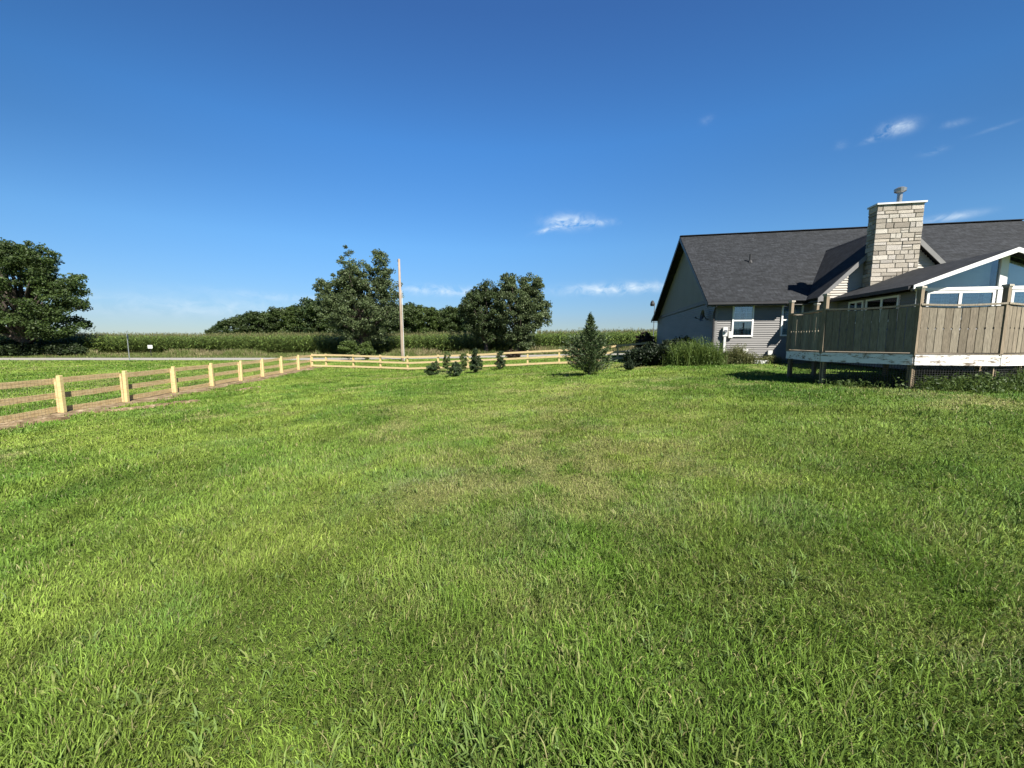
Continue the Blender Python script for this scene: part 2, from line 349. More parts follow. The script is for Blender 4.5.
ground = raw_mesh('lawn', np.stack([GX.ravel(), GY.ravel(), GZ.ravel()], 1), quads, None, gc, ground_m, smooth=True)
tag(ground, kind='structure')
# ---- road (beyond the fence)
rx_ = np.linspace(-420, 420, 300); ry_ = [44.6, 46.5, 48.2, 50.2]
RXg, RYg = np.meshgrid(rx_, ry_); RZg = terrain(RXg, RYg)+.035
ii = np.arange(RXg.size).reshape(RXg.shape)
rq = np.stack([ii[:-1, :-1], ii[:-1, 1:], ii[1:, 1:], ii[1:, :-1]], -1).reshape(-1, 4)
tag(raw_mesh('road', np.stack([RXg.ravel(), RYg.ravel(), RZg.ravel()], 1), rq, None, np.ones((RXg.size, 3)), 'asphalt', smooth=True), kind='structure')
# ------------------------------------------------------------------ fences
def fl_pt(px):                                                  # a point of the left fence line, X = -13.7-.1445(Y-11.95)
    k = (px-512)/F*1.0; Y = (-13.7+.1445*11.95)/(k*1.006+.1445); return Y
FY = [9.5] + [fl_pt(p) for p in (60, 125, 175, 213, 242, 264, 283, 300, 313.5)]
def fence_left():
    P = [np.array([-13.7-.1445*(y-11.95), y]) for y in FY]
    P.insert(0, P[0]+(P[0]-P[1])); P.insert(0, P[0]+(P[0]-P[1]))
    d = P[-1]-P[0]; d /= np.linalg.norm(d); nrm = np.array([d[1], -d[0]])     # towards the lawn
    o = empty('board_fence', (P[3][0], P[3][1], tz(*P[3])), 0, 'wooden rail fence with wire mesh, running away beside bare soil on the left', 'fence', 'wooden fences round the lawn')
    o0 = np.array(o.location)
    for i, p in enumerate(P):
        z = tz(*p); m = MB(); h = 1.17+random.uniform(-.02, .02); s = .050
        lean = np.array([random.uniform(-.02, .02), random.uniform(-.02, .02)])
        b = [(-s, -s), (s, -s), (s, s), (-s, s)]
        m.add([(x, y, -.3) for x, y in b]+[(x+lean[0], y+lean[1], h-.012) for x, y in b]+[(x*.85+lean[0], y*.85+lean[1], h) for x, y in b],
              [(3, 2, 1, 0), (0, 1, 5, 4), (1, 2, 6, 5), (2, 3, 7, 6), (3, 0, 4, 7), (4, 5, 9, 8), (5, 6, 10, 9), (6, 7, 11, 10), (7, 4, 8, 11), (8, 9, 10, 11)])
        m.build('post', 'lumber', o, np.array([p[0], p[1], z])-o0, rot=(0, 0, math.atan2(d[1], d[0])))
        if i < len(P)-1 or True:
            # short nailing block behind the post
            m = MB(); q = p-nrm*.105; m.box((-.03, -.03, .02), (.03, .03, 1.05)); m.build('brace', 'railwood', o, np.array([q[0]-.0, q[1], z])-o0, rot=(0, 0, math.atan2(d[1], d[0])))
    for i in range(len(P)-1):
        a, b = P[i], P[i+1]
        for hh, wdt in ((1.0, .17), (.56, .17), (.13, .17)):
            m = MB(); A = np.array([*(a-nrm*.155), tz(*a)+hh+random.uniform(-.02, .02)])-o0; B = np.array([*(b-nrm*.155), tz(*b)+hh+random.uniform(-.02, .02)])-o0
            md = (A+B)/2+np.array([0, 0, random.uniform(-.02, .012)])
            m.bar(A, md, .032, wdt+random.uniform(-.01, .01)); m.bar(md, B, .0322, wdt+.001)
            m.build('rail', 'railwood', o)
    # wire mesh stapled to the inside of the rails
    m = MB()
    for i in range(len(P)-1):
        a, b = P[i]-nrm*.128, P[i+1]-nrm*.128; Ln = np.linalg.norm(b-a)
        near_ = i < 6
        step = .10 if near_ else .2; r_ = .0008 if near_ else .0009
        n = int(Ln/step)
        for k in range(n):
            q = a+(b-a)*k/n; z = tz(*q)
            m.bar(np.array([*q, z+.02])-o0, np.array([*q, z+1.1])-o0, r_*2, r_*2)
        for hh in np.arange(.04, 1.11, .1 if near_ else .2):
            m.bar(np.array([*a, tz(*a)+hh])-o0, np.array([*b, tz(*b)+hh])-o0, r_*2, r_*2)
    m.build('wire_mesh', 'wire', o, fixn=False)
    return P
PL = fence_left()
BK0 = np.array([-16.81, 33.4]); BK1 = np.array([7.55, 28.4])
def on_back(px):
    k = (px-512)/F*1.004; d = BK1-BK0; t = (k*BK0[1]-BK0[0])/(d[0]-k*d[1]); return BK0+t*d
BPX = [327, 354, 381, 408, 438.5, 468, 498, 527.6, 559, 588, 617, 646]
def fence_back():
    P = [on_back(p) for p in BPX]; c = P[-1]; 
    d = BK1-BK0; d /= np.linalg.norm(d); nrm = np.array([d[1], -d[0]])
    o = empty('board_fence', (P[0][0], P[0][1], tz(*P[0])), 0, 'pale three board fence crossing the far end of the lawn', 'fence', 'wooden fences round the lawn')
    o0 = np.array(o.location)
    for p in P:
        m = MB(); s = .06; m.box((-s, -s, -.3), (s, s, 1.17+random.uniform(-.02, .02))); m.build('post', 'lumber', o, np.array([*p, tz(*p)])-o0, rot=(0, 0, math.atan2(d[1], d[0])))
    Q = [PL[-1]]+P
    for a, b in zip(Q[:-1], Q[1:]):
        for hh in (1.06, .62, .17):
            m = MB(); A = np.array([*(a+nrm*.095), tz(*a)+hh+random.uniform(-.015, .015)])-o0; B = np.array([*(b+nrm*.095), tz(*b)+hh+random.uniform(-.015, .015)])-o0
            m.bar(A, B, .032, .14); m.build('rail', 'railpale', o)
fence_back()
# ---- bare soil under the left fence, with pale clods in a line on the lawn side
def soil_strip():
    V = []; Q = []; n = 220; ys = np.linspace(4, 33.6, n)
    for i, y in enumerate(ys):
        x = -13.7-.1445*(y-11.95); wl = .7+.35*vnoise(np.array([y*1.1]), np.array([3.]))[0]; wr = .38+.75*vnoise(np.array([y*1.3]), np.array([9.]))[0]+.12*vnoise(np.array([y*5.]), np.array([1.]))[0]
        for k in range(7):
            t = k/6; xx = x-wl+(wl+wr)*t; V.append((xx, y, tz(xx, y)+.012+.02*math.sin(PI*t)+random.uniform(0, .012)))
    V = np.array(V); ii = np.arange(n*7).reshape(n, 7)
    q = np.stack([ii[:-1, :-1], ii[:-1, 1:], ii[1:, 1:], ii[1:, :-1]], -1).reshape(-1, 4)
    tag(raw_mesh('soil_strip', V, q, None, np.ones((len(V), 3)), 'soil', smooth=True), kind='structure')
    m = MB()
    def clod(x, y, r, fl=.5):
        z = tz(x, y); k = 6; base = random.random()*6
        vs = [(x+r*random.uniform(.7, 1.2)*math.cos(base+2*PI*j/k), y+1.4*r*random.uniform(.7, 1.2)*math.sin(base+2*PI*j/k), z-.01) for j in range(k)]
        tp = [(x+(a[0]-x)*.65, y+(a[1]-y)*.65, z+r*fl*random.uniform(.6, 1.1)) for a in vs]
        m.add(vs+tp, [(j, (j+1) % k, (j+1) % k+k, j+k) for j in range(k)]+[tuple(range(k, 2*k))])
    for i in range(900):                                        # scatter on the strip
        y = 6+27*random.random()**1.3; x = -13.7-.1445*(y-11.95)+random.gauss(.05, .32); clod(x, y, random.uniform(.015, .06))
    def gl(a, b, n, spread, rr):
        for i in range(n):
            t = random.random(); py = a[1]+(b[1]-a[1])*t; px = a[0]+(b[0]-a[0])*t; p = gpt(px, py)
            clod(p[0]+random.gauss(0, spread), p[1]+random.gauss(0, spread*1.5), random.uniform(*rr)*1.9, .6)
    gl((14, 425), (60, 420), 90, .10, (.03, .09)); gl((100, 413), (150, 408), 45, .06, (.03, .08)); gl((160, 406), (196, 402), 34, .05, (.03, .08)); gl((230, 392), (262, 387), 14, .06, (.03, .07))
    o = m.build('dirt_clods', 'soil'); tag(o, 'dry pale clods of dug earth strewn along the foot of the wire mesh fence', 'dirt', kind='stuff')
soil_strip()
# ------------------------------------------------------------------ foliage helpers
def leaf_quads(P, size, aspect=.55, dirs=None, jitter=1.0):
    n = len(P); size = np.broadcast_to(size, (n,))
    a = rng.normal(size=(n, 3)) if dirs is None else dirs+rng.normal(size=(n, 3))*jitter
    a /= np.linalg.norm(a, axis=1, keepdims=True)+1e-9
    b = np.cross(a, rng.normal(size=(n, 3))); b /= np.linalg.norm(b, axis=1, keepdims=True)+1e-9
    a = a*size[:, None]/2; b = b*size[:, None]*aspect/2
    V = np.stack([P-a, P+b*1.0-a*.1, P+a, P-b*1.0-a*.1], 1).reshape(-1, 3)
    return V, np.arange(n*4).reshape(n, 4)
def leaf_cols(n, c1, c2, k=4, clump=None):
    t = rng.random(n)[:, None]
    c = np.array(c1)*(1-t)+np.array(c2)*t
    if clump is not None: c = c*clump[:, None]
    return np.repeat(c, k, axis=0)
def crown_points(ells, nclump, per, rc, shell=.5, flat=.7):
    vol = np.array([e[3]*e[4]*e[5] for e in ells]); pick = rng.choice(len(ells), nclump, p=(vol**.75)/(vol**.75).sum())
    d = rng.normal(size=(nclump, 3)); d /= np.linalg.norm(d, axis=1, keepdims=True)
    r = shell+(1-shell)*rng.random(nclump)**.6
    E = np.array(ells)[pick]; C = E[:, :3]+d*r[:, None]*np.maximum(E[:, 3:6]-rc*.55, E[:, 3:6]*.6)
    rad = rc*rng.uniform(.6, 1.3, nclump)
    which = np.repeat(np.arange(nclump), per)
    off = rng.normal(size=(nclump*per, 3)); off /= np.linalg.norm(off, axis=1, keepdims=True); off *= (rng.random((nclump*per, 1))**.5)*.82; off[:, 2] *= flat
    P = C[which]+off*rad[which][:, None]
    tone = rng.uniform(.72, 1.22, nclump)[which]
    return C, P, tone
def tree(name, base, h_trunk, r_trunk, ells, nclump, per, rc, lsize, c1, c2, label, cat='tree', group=None, limbs=14, shell=.5, lean=(0, 0), leafmat='leaf'):
    o = empty(name, base, 0, label, cat, group)
    C, P, tone = crown_points(ells, nclump, per, rc, shell)
    V, Q = leaf_quads(P, lsize*rng.uniform(.6, 1.3, len(P)), .7)
    raw_mesh('crown', V, Q, None, leaf_cols(len(P), c1, c2, 4, tone), leafmat, o)
    m = MB(); top = np.array([lean[0], lean[1], h_trunk])
    cc = np.mean(np.array(ells)[:, :3], axis=0)
    m.tube([(0, 0, -.4), (0, 0, .1), top*.5+np.array([.05, 0, 0]), top], [r_trunk*1.5, r_trunk*1.15, r_trunk*.9, r_trunk*.75], 9)
    apex = np.array([cc[0]*.6, cc[1]*.6, cc[2]+max(e[5] for e in ells)*.5]); m.tube([top, (top+apex)/2+rng.normal(size=3)*.2, apex], [r_trunk*.75, r_trunk*.4, r_trunk*.08], 7)
    for i in rng.choice(len(C), min(limbs, len(C)), replace=False):
        s = top*rng.uniform(.6, 1)+(apex-top)*rng.uniform(0, .5)*(C[i][2] > cc[2]); e = C[i]; md = s+(e-s)*.5+np.array([0, 0, .08*np.linalg.norm(e-s)])
        m.tube([s, md, e], [r_trunk*.42, r_trunk*.22, r_trunk*.05], 6)
    m.build('trunk', 'bark', o, smooth=True, fixn=False)
    return o
DG1, DG2 = (.024, .050, .012), (.092, .140, .034)
BG1, BG2 = (.045, .074, .026), (.150, .195, .080)
# ---- oak on the left, across the road
bx = atY(28, 356, 52.5); bz = tz(bx[0], bx[1])
tree('oak_tree', (bx[0], bx[1], bz), 2.6, .55,
     [(0, 0, 8.8, 7.6, 6.5, 5.4), (-2.5, 0, 11.0, 6.0, 5, 4.6), (4.6, 0, 7.6, 3.3, 4, 4.0), (-6.5, 0, 8.4, 4, 4, 4.6), (1, 0, 4.6, 7.0, 5, 2.2), (5.6, 0, 9.4, 1.6, 2, 1.8), (2.5, -1, 12.6, 3.6, 3, 2.6), (-1, 0, 12.8, 4, 3, 2.4), (4.6, -.5, 3.6, 3.4, 3, 1.5), (-5, -.5, 3.6, 4, 3, 1.7)],
     620, 130, 1.0, .25, DG1, DG2, 'broad dark green shade tree standing before the corn at the far left', limbs=60, shell=.45)
# ---- tall loose tree behind the corner of the fence
bx = atY(362, 357, 52.5); bz = tz(bx[0], bx[1])
tree('maple_tree', (bx[0], bx[1], bz), 2.6, .32,
     [(0, 0, 6.0, 5.8, 4, 3.4), (-1.4, 0, 12.2, 1.1, 1.1, 3.0), (-1.2, 0, 10.2, 2.5, 2.1, 2.9), (2.9, 0, 11.6, 1.9, 1.7, 3.0), (0.8, 0, 9.6, 3.9, 2.8, 3.0), (-4.0, 0, 8.8, 2.0, 1.8, 2.2), (3.8, 0, 8.4, 2.0, 2.2, 3.2), (-2.6, 0, 6.8, 3.4, 3, 3.4), (.3, 0, 3.2, 3.8, 2.5, 2.2), (4.6, 0, 5.6, 1.6, 1.8, 2.4)],
     700, 90, .72, .21, BG1, BG2, 'tall loose grey green tree with two small bushes at its foot', limbs=40, shell=.3)
# ---- the pair on the right of the pole
bx = atY(486, 357, 53); tree('maple_tree', (bx[0], bx[1], tz(bx[0], bx[1])), 2.0, .28,
     [(0, 0, 5.6, 3.6, 3.2, 3.6), (.0, 0, 8.2, 2.2, 1.9, 2.0), (-1.8, 0, 6.4, 2.3, 2, 2.7), (.4, 0, 3.0, 3.0, 2, 1.8)], 370, 90, .70, .21, BG1, (.075, .105, .036),
     'lower rounder one of two roadside trees right of the utility pole', 'tree', limbs=26, shell=.3)
bx = atY(519, 357, 52); tree('maple_tree', (bx[0], bx[1], tz(bx[0], bx[1])), 2.0, .33,
     [(0, 0, 6.0, 3.9, 3.2, 3.9), (-1.3, 0, 9.2, 1.6, 1.6, 2.0), (1.5, 0, 8.9, 2.0, 1.8, 1.9), (2.3, 0, 5.6, 2.3, 2, 3.0), (.2, 0, 2.3, 2.4, 2, 2.1)], 500, 90, .70, .21, BG1, BG2,
     'taller twin peaked one of two roadside trees right of the utility pole', 'tree', limbs=30, shell=.3)
for (px_, Y_, r_, h_, lab_) in ((14, 52.2, 3.6, 2.3, 'dark foliage added for the shade under the left side of the broad shade tree'), (62, 52.4, 3.3, 2.0, 'dark foliage added for the shade under the right side of the broad shade tree')):
    q_ = atY(px_, 357, Y_); tree('shade_foliage', (q_[0], q_[1], tz(q_[0], q_[1])), .3, .05, [(0, 0, h_*.5, r_, 1.3, h_*.55), (r_*.4, 0, h_*.4, r_*.7, 1.2, h_*.45)], 110, 80, .7, .26, (.016, .030, .010), (.045, .070, .020), lab_, 'bush', limbs=12, shell=.3)  # dark foliage added to stand for the shadow on the corn
# ---- far wood, tree by tree
protos = []
wood = [  # px, top py, distance, kind
 (212, 327, 165, 1), (222, 321, 168, 0), (234, 316, 160, 1), (247, 311, 165, 0), (259, 310, 160, 1), (271, 309, 166, 2), (283, 306, 160, 1), (296, 304, 158, 2), (308, 300, 160, 0), (319, 297, 166, 0),
 (331, 296, 160, 1), (345, 298, 165, 0), (360, 300, 160, 1), (376, 300, 165, 0), (392, 301, 160, 1), (403, 302, 166, 0), (414, 303, 160, 1), (427, 304, 158, 2), (438, 308, 166, 0), (449, 305, 160, 1), (459, 305, 164, 2), (470, 306, 160, 0), (484, 309, 165, 1), (497, 314, 160, 0)]
kinds = [((.020, .042, .014), (.055, .090, .028)), ((.032, .056, .016), (.075, .110, .030)), ((.045, .075, .018), (.095, .135, .034))]
desc = ['dark round headed', 'mid green broad headed', 'yellow green']
place = ['lowest, at the left end of the far wood', 'second from the left end of the far wood', 'third from the left end of the far wood', 'fourth from the left end of the far wood', 'fifth from the left end of the far wood', 'sixth from the left in the far wood',
 'seventh from the left in the far wood', 'where the far wood rises left of the tall loose tree', 'peeking over the far wood just left of the tall loose tree', 'tallest of the far wood, by the tall loose tree',
 'behind the left half of the tall loose tree', 'behind the middle left of the tall loose tree', 'straight behind the tall loose tree', 'behind the middle right of the tall loose tree', 'behind the right side of the tall loose tree', 'right behind the utility pole',
 'just right of the utility pole', 'second right of the utility pole', 'third right of the utility pole', 'fourth right of the utility pole', 'fifth right of the utility pole', 'behind the left edge of the roadside pair',
 'behind the lower roadside tree', 'behind the gap of the roadside pair']
for i, (px, tp, D, k) in enumerate(wood):
    p = atY(px, 340, D); z = tz(p[0], p[1]); topz = atY(px, tp, D)[2]; H = topz-z
    lab = desc[k]+' tree '+place[i]
    if len(protos) < 3:
        kk = len(protos)
    pr = next((q for q in protos if q[0] == k), None)
    if pr is None:
        c1, c2 = kinds[k]; R = 5.2
        o = tree('wood_tree', (p[0], p[1], z), 3.0, .3, [(0, 0, 8.2, R, R, 5.2), (1.6, 0, 11, 3.0, 3, 2.6), (-2.4, 1, 9.6, 3, 3, 3), (0, 0, 4.4, R*.95, R*.95, 3.2)], 170, 60, 1.5, .55, c1, c2, lab, 'tree', 'trees of the far wood behind the corn', limbs=10, shell=.35)
        protos.append((k, o)); o.scale = (H/13.4*1.0,)*3; o['_h'] = 1
    else:
        s = H/13.4; copy_thing(pr[1], (p[0], p[1], z), random.random()*6, (s*random.uniform(.95, 1.15), s*random.uniform(.95, 1.15), s), lab)
for k, o in protos:
    if '_h' in o: del o['_h']
for o in COL.objects:
    if '_h' in o: del o['_h']
# ------------------------------------------------------------------ corn (nobody could count it)
def corn():
    rows = np.arange(-104, 42, .90); X = []; Y = []
    for x in rows:
        ys = np.arange(55.0+rng.uniform(-.15, .15), 72, .22); X.append(np.full(len(ys), x)+rng.normal(size=len(ys))*.04+(ys-55)*.035); Y.append(ys+rng.normal(size=len(ys))*.05)
    X = np.concatenate(X); Y = np.concatenate(Y); n = len(X); Z = terrain(X, Y)
    H = (2.90+(fbm(X*.12, Y*.12, 3, 3)-.5)*.5+rng.normal(size=n)*.17)
    gap = np.exp(-((X-.5)/1.1)**2-((Y-55)/2)**2)
    V = []; Q = []; C = []; cnt = 0
    B = np.stack([X, Y, Z], 1)
    def addq(v, c):
        nonlocal cnt
        k = v.shape[1]
        V.append(v.reshape(-1, 3)); C.append(np.repeat(c, k, axis=0)); 
        base = cnt+np.arange(len(v))[:, None]*k
        for j in range(0, k-2, 2): Q.append(base+np.array([j, j+1, j+3, j+2]))
        cnt += len(v)*k
    up = np.array([0, 0, 1.])
    # stalks: thin crossed strips
    for ang in (0, PI/2):
        s = np.array([math.cos(ang), math.sin(ang), 0])*.014
        v = np.stack([B-s, B+s, B+up*H[:, None]-s*.4, B+up*H[:, None]+s*.4], 1)
        addq(v, np.tile([.10, .13, .04], (n, 1)))
    for L_ in range(9):
        t = .14+.76*L_/8+rng.normal(size=n)*.02; yaw = (L_ % 2)*PI+rng.normal(size=n)*.55+rng.random(n)*.4+PI*.1
        d = np.stack([np.cos(yaw), np.sin(yaw), np.zeros(n)], 1); sd_ = np.stack([-np.sin(yaw), np.cos(yaw), np.zeros(n)], 1)
        ln = (.85-.35*abs(t-.5))*rng.uniform(.75, 1.15, n); w_ = .072*rng.uniform(.8, 1.2, n)
        p0 = B+up*(H*t)[:, None]; pts = []
        for f, zz, ww in ((0, 0, .5), (.33, .24, 1.), (.7, .20, .9), (1.0, -.12, .12)):
            c = p0+d*(ln*f)[:, None]+up*(ln*zz*(1 if L_ > 1 else .4))[:, None]; pts += [c-sd_*(w_*ww)[:, None], c+sd_*(w_*ww)[:, None]]
        tt = rng.random(n)[:, None]; col = np.array([.078, .140, .028])*(1-tt)+np.array([.22, .30, .075])*tt
        if L_ < 2: col = col*.4+np.array([.22, .18, .08])*.6
        addq(np.stack(pts, 1), col)
    for k in range(4):                                         # tassels
        yaw = rng.random(n)*2*PI; d = np.stack([np.cos(yaw), np.sin(yaw), np.zeros(n)], 1); s = np.stack([-np.sin(yaw), np.cos(yaw), np.zeros(n)], 1)*.012
        p0 = B+up*(H-.02)[:, None]; p1 = p0+up*(.28*rng.uniform(.7, 1.1, n))[:, None]+d*(.12*(k > 0))
        addq(np.stack([p0-s, p0+s, p1-s, p1+s], 1), np.tile([.19, .19, .075], (n, 1)))
    o = raw_mesh('corn', np.concatenate(V), np.concatenate(Q), None, np.concatenate(C), 'leaf')
    tag(o, 'tall green corn with tan tassels filling the field across the road', 'corn', kind='stuff')
corn()
# ------------------------------------------------------------------ grass blades
def blades(name, X, Y, h, w_, yaw, lean, col, mat='grass', z=None, tipk=1.15):
    n = len(X); Z = terrain(X, Y)+.004 if z is None else z
    B = np.stack([X, Y, Z], 1); up = np.array([0, 0, 1.])
    d = np.stack([np.cos(yaw), np.sin(yaw), np.zeros(n)], 1); s = np.stack([-np.sin(yaw), np.cos(yaw), np.zeros(n)], 1)
    tw = rng.normal(size=n)*.9; s = s*np.cos(tw)[:, None]+d*np.sin(tw)[:, None]
    V = np.empty((n, 5, 3))
    V[:, 0] = B-s*(w_/2)[:, None]; V[:, 1] = B+s*(w_/2)[:, None]
    M_ = B+up*(h*.6*np.cos(lean*.5))[:, None]+d*(h*.6*np.sin(lean*.5))[:, None]
    V[:, 2] = M_-s*(w_*.42)[:, None]; V[:, 3] = M_+s*(w_*.42)[:, None]
    V[:, 4] = M_+up*(h*.5*np.cos(lean*1.5))[:, None]+d*(h*.5*np.sin(lean*1.5))[:, None]
    b = np.arange(n)*5
    q = np.stack([b, b+1, b+3, b+2], 1); t = np.stack([b+2, b+3, b+4], 1)
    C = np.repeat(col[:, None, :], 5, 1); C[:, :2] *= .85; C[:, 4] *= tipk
    return raw_mesh(name, V.reshape(-1, 3), q, t, C.reshape(-1, 3), mat)
def lawn_blades():
    # radial density: constant near the feet, falling with distance (blades then stand for small tufts)
    N_ = 1000000; R0, RM = 1.05, 78.
    def cdf_sample(n):
        r = np.linspace(R0, RM, 4000); rho = np.minimum(1., (3.2/r)**1.75)*r; c = np.cumsum(rho); c /= c[-1]
        return np.interp(rng.random(n), c, r)
    r = cdf_sample(N_); th = (rng.random(N_)*2-1)*math.radians(61)
    X = r*np.sin(th); Y = r*np.cos(th)
    fx = -13.7-.1445*(Y-11.95)
    keep = (np.abs(X-fx-.12) > .32+.6*vnoise(X*2.3, Y*2.3, 8)) | (rng.random(N_) < .07)
    keep &= Y < 44.4
    # under the deck and the house nothing grows
    al = -math.atan(.199); ux = (X-9.91)*math.cos(al)+(Y-19.5)*math.sin(al); vy = -(X-9.91)*math.sin(al)+(Y-19.5)*math.cos(al)
    keep &= ~((ux > -.2) & (vy > -.2)) & ~((ux > .4) & (ux < 9) & (vy > -10.1) & (vy < 0) & (rng.random(N_) < .8))
    X, Y, r = X[keep], Y[keep], r[keep]; n = len(X)
    tuft = fbm(X*2.2, Y*2.2, 4, 41); dry = dry_mask(X, Y)
    hgt = (.034+.060*np.clip((tuft-.30)*2.2, 0, 1.2))*(1-.35*dry)*rng.uniform(.55, 1.35, n)
    big = rng.random(n) < .03; hgt[big] *= 1.6
    w_ = np.maximum(.0042, r*.00125)*rng.uniform(.6, 1.35, n); hgt = np.maximum(hgt, 0)*(1+np.clip((r-8)/60, 0, .35))
    flow = fbm(X*.8, Y*.8, 3, 61)*4*PI; yaw = flow+rng.normal(size=n)*1.3; lean = np.clip(1.15+rng.normal(size=n)*.6, .1, 2.0)
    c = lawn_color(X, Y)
    c = c*(1+rng.uniform(-.5, .5, n)/(1+np.maximum(r-3, 0)/9))[:, None]
    straw = rng.random(n) < (.05+.28*dry); c[straw] = np.array([.37, .35, .15])*rng.uniform(.6, 1.25, straw.sum())[:, None]
    lime = rng.random(n) < .12/(1+r/8); c[lime & ~straw] = c[lime & ~straw]*np.array([1.5, 1.4, 1.5])
    # mown evenly: slightly bluer patches of another grass
    blu = np.clip((fbm(X*1.3+50, Y*1.3, 4, 71)-.52)*3+rng.normal(size=n)*.25, 0, 1)[:, None]; c = c*(1-blu*np.array([.22, .08, -.05]))
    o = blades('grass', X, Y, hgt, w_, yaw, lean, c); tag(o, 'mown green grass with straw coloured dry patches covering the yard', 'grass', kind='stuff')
lawn_blades()
def coarse_tufts():
    """wider bladed crabgrass and weeds standing out of the lawn near the camera"""
    X = []; Y = []; H = []; W = []; A = []; Ln = []; C = []
    for i in range(1500):
        r = 1.1+13*random.random()**1.5; th = math.radians(random.uniform(-58, 58)); x, y = r*math.sin(th), r*math.cos(th)
        if fbm(np.array([x*.9]), np.array([y*.9]), 3, 91)[0] < .5 and random.random() < .75: continue
        k = random.randint(5, 13); base = np.array(random.choice([(.17, .26, .055), (.20, .28, .065), (.15, .23, .06), (.23, .27, .08)]))
        for j in range(k):
            X.append(x+random.gauss(0, .02)); Y.append(y+random.gauss(0, .02)); H.append(random.uniform(.05, .12)); W.append(random.uniform(.006, .011)); A.append(random.uniform(0, 6.28)); Ln.append(random.uniform(.5, 1.3)); C.append(base*random.uniform(.8, 1.25))
    o = blades('crabgrass', np.array(X), np.array(Y), np.array(H), np.array(W), np.array(A), np.array(Ln), np.array(C), tipk=1.05); tag(o, 'coarse lighter crabgrass tufts with wide blades scattered through the lawn', 'grass', kind='stuff')
    # low broad leaves (clover, plantain)
    n = 9000; r = 1.1+9*rng.random(n)**1.3; th = np.radians(rng.uniform(-60, 60, n)); X, Y = r*np.sin(th), r*np.cos(th)
    m = fbm(X*1.1, Y*1.1, 3, 95)+.10*(X > 1.5) > .56; X, Y = X[m], Y[m]; n = len(X)
    P = np.stack([X, Y, terrain(X, Y)+rng.uniform(.025, .065, n)], 1); d = rng.normal(size=(n, 3)); d[:, 2] *= .25
    V, Q = leaf_quads(P, rng.uniform(.008, .020, n), .8, d, .1)
    o = raw_mesh('clover', V, Q, None, leaf_cols(n, (.075, .135, .03), (.13, .20, .05)), 'grass'); tag(o, 'small low round leaved clover among the mown grass', 'clover', kind='stuff')
coarse_tufts()
# ---- rough verge on the far side of the road
def verge():
    n = 90000; X = rng.uniform(-95, 40, n); Y = 50.4+4.6*rng.random(n)**.8
    tall = fbm(X*.35, Y*.35, 4, 14); k = np.clip((tall-.42)*6, 0, 1)*np.clip((Y-51.2)/1.6, 0.05, 1)
    k = np.maximum(k, .45*np.clip((Y-52.4)/1.5, 0, 1))
    h = .22+k*rng.uniform(.3, .95, n); t = rng.random(n)[:, None]
    mix = fbm(X*.22+9, Y*.5, 3, 19); g = np.array([.105, .155, .035])*(1-t)+np.array([.17, .20, .06])*t; tan = np.array([.30, .26, .14])
    s = (rng.random(n) < np.clip((mix-.40)*4, .12, .8)*np.clip(k*1.5, .2, 1))[:, None]; c = np.where(s, tan*rng.uniform(.7, 1.35, (n, 1)), g)
    o = blades('verge_weeds', X, Y, h, rng.uniform(.04, .08, n), rng.random(n)*6.28, np.abs(rng.normal(size=n)*.35)+.1, c); tag(o, 'rough tan and green weeds growing between the road and the corn', 'weeds', kind='stuff')
verge()
# ------------------------------------------------------------------ house
HO = np.array([9.91, 19.5, .5]); AL = -math.atan(.199)
def hl(u, v, z=0):
    return np.array([HO[0]+u*math.cos(AL)-v*math.sin(AL), HO[1]+u*math.sin(AL)+v*math.cos(AL), HO[2]+z])
house = empty('house', HO, AL, 'grey sided house with charcoal shingle roof, stone chimney and a sunroom', 'house')
def lap(m, a, b, z0, z1, out, h=.105, d=.034):                  # lapped siding between plan points a and b
    a = np.array(a, float); b = np.array(b, float); out = np.array(out, float); z = z0
    while z < z1-1e-4:
        t = min(z+h, z1); A0 = (*(a+out*d), z); B0 = (*(b+out*d), z); A1 = (*(a+out*.003), t); B1 = (*(b+out*.003), t)
        m.add([A0, B0, B1, A1, (*a, z), (*b, z)], [(0, 1, 2, 3), (4, 5, 1, 0)]); z = t
def lap_poly(m, v, out, zf, u0, u1, z0, z1, h=.105, d=.034):    # siding on a gable front: zf(z) -> (uleft,uright)
    z = z0
    while z < z1-.05:
        t = min(z+h, z1); l, r_ = zf((z+t)/2); l = max(l, u0); r_ = min(r_, u1)
        if r_-l > .05: m.add([(l, v+out*d, z), (r_, v+out*d, z), (r_, v+out*.003, t), (l, v+out*.003, t), (l, v, z), (r_, v, z)], [(0, 1, 2, 3), (4, 5, 1, 0)])
        z = t
RV, RZ_, EZ, EV = 6.6, 7.66, 2.90, -.45
SL = (RZ_-EZ)/(RV-EV)
U0, U1 = -.5, 17.2; FVe, FZe = 17.7, 2.93
# walls
m = MB(); m.box((0, 0, .12), (16.7, 17.2, 2.93)); m.build('wall_core', 'siding', house)
m = MB(); lap(m, (0, 0), (16.7, 0), .12, 2.93, (0, -1)); lap(m, (0, 17.2), (0, 0), .12, 3.0, (-1, 0)); m.build('wall', 'siding', house, fixn=False)
m = MB(); m.box((-.0, .0, -.5), (16.7, 17.2, .118)); m.build('foundation', 'foundation', house)
# corner boards
m = MB(); m.box((-.03, -.03, .12), (.085, -.0, 2.92)); m.box((-.033, -.03, .12), (-.0, .085, 2.92)); m.build('corner_board', 'siding', house)
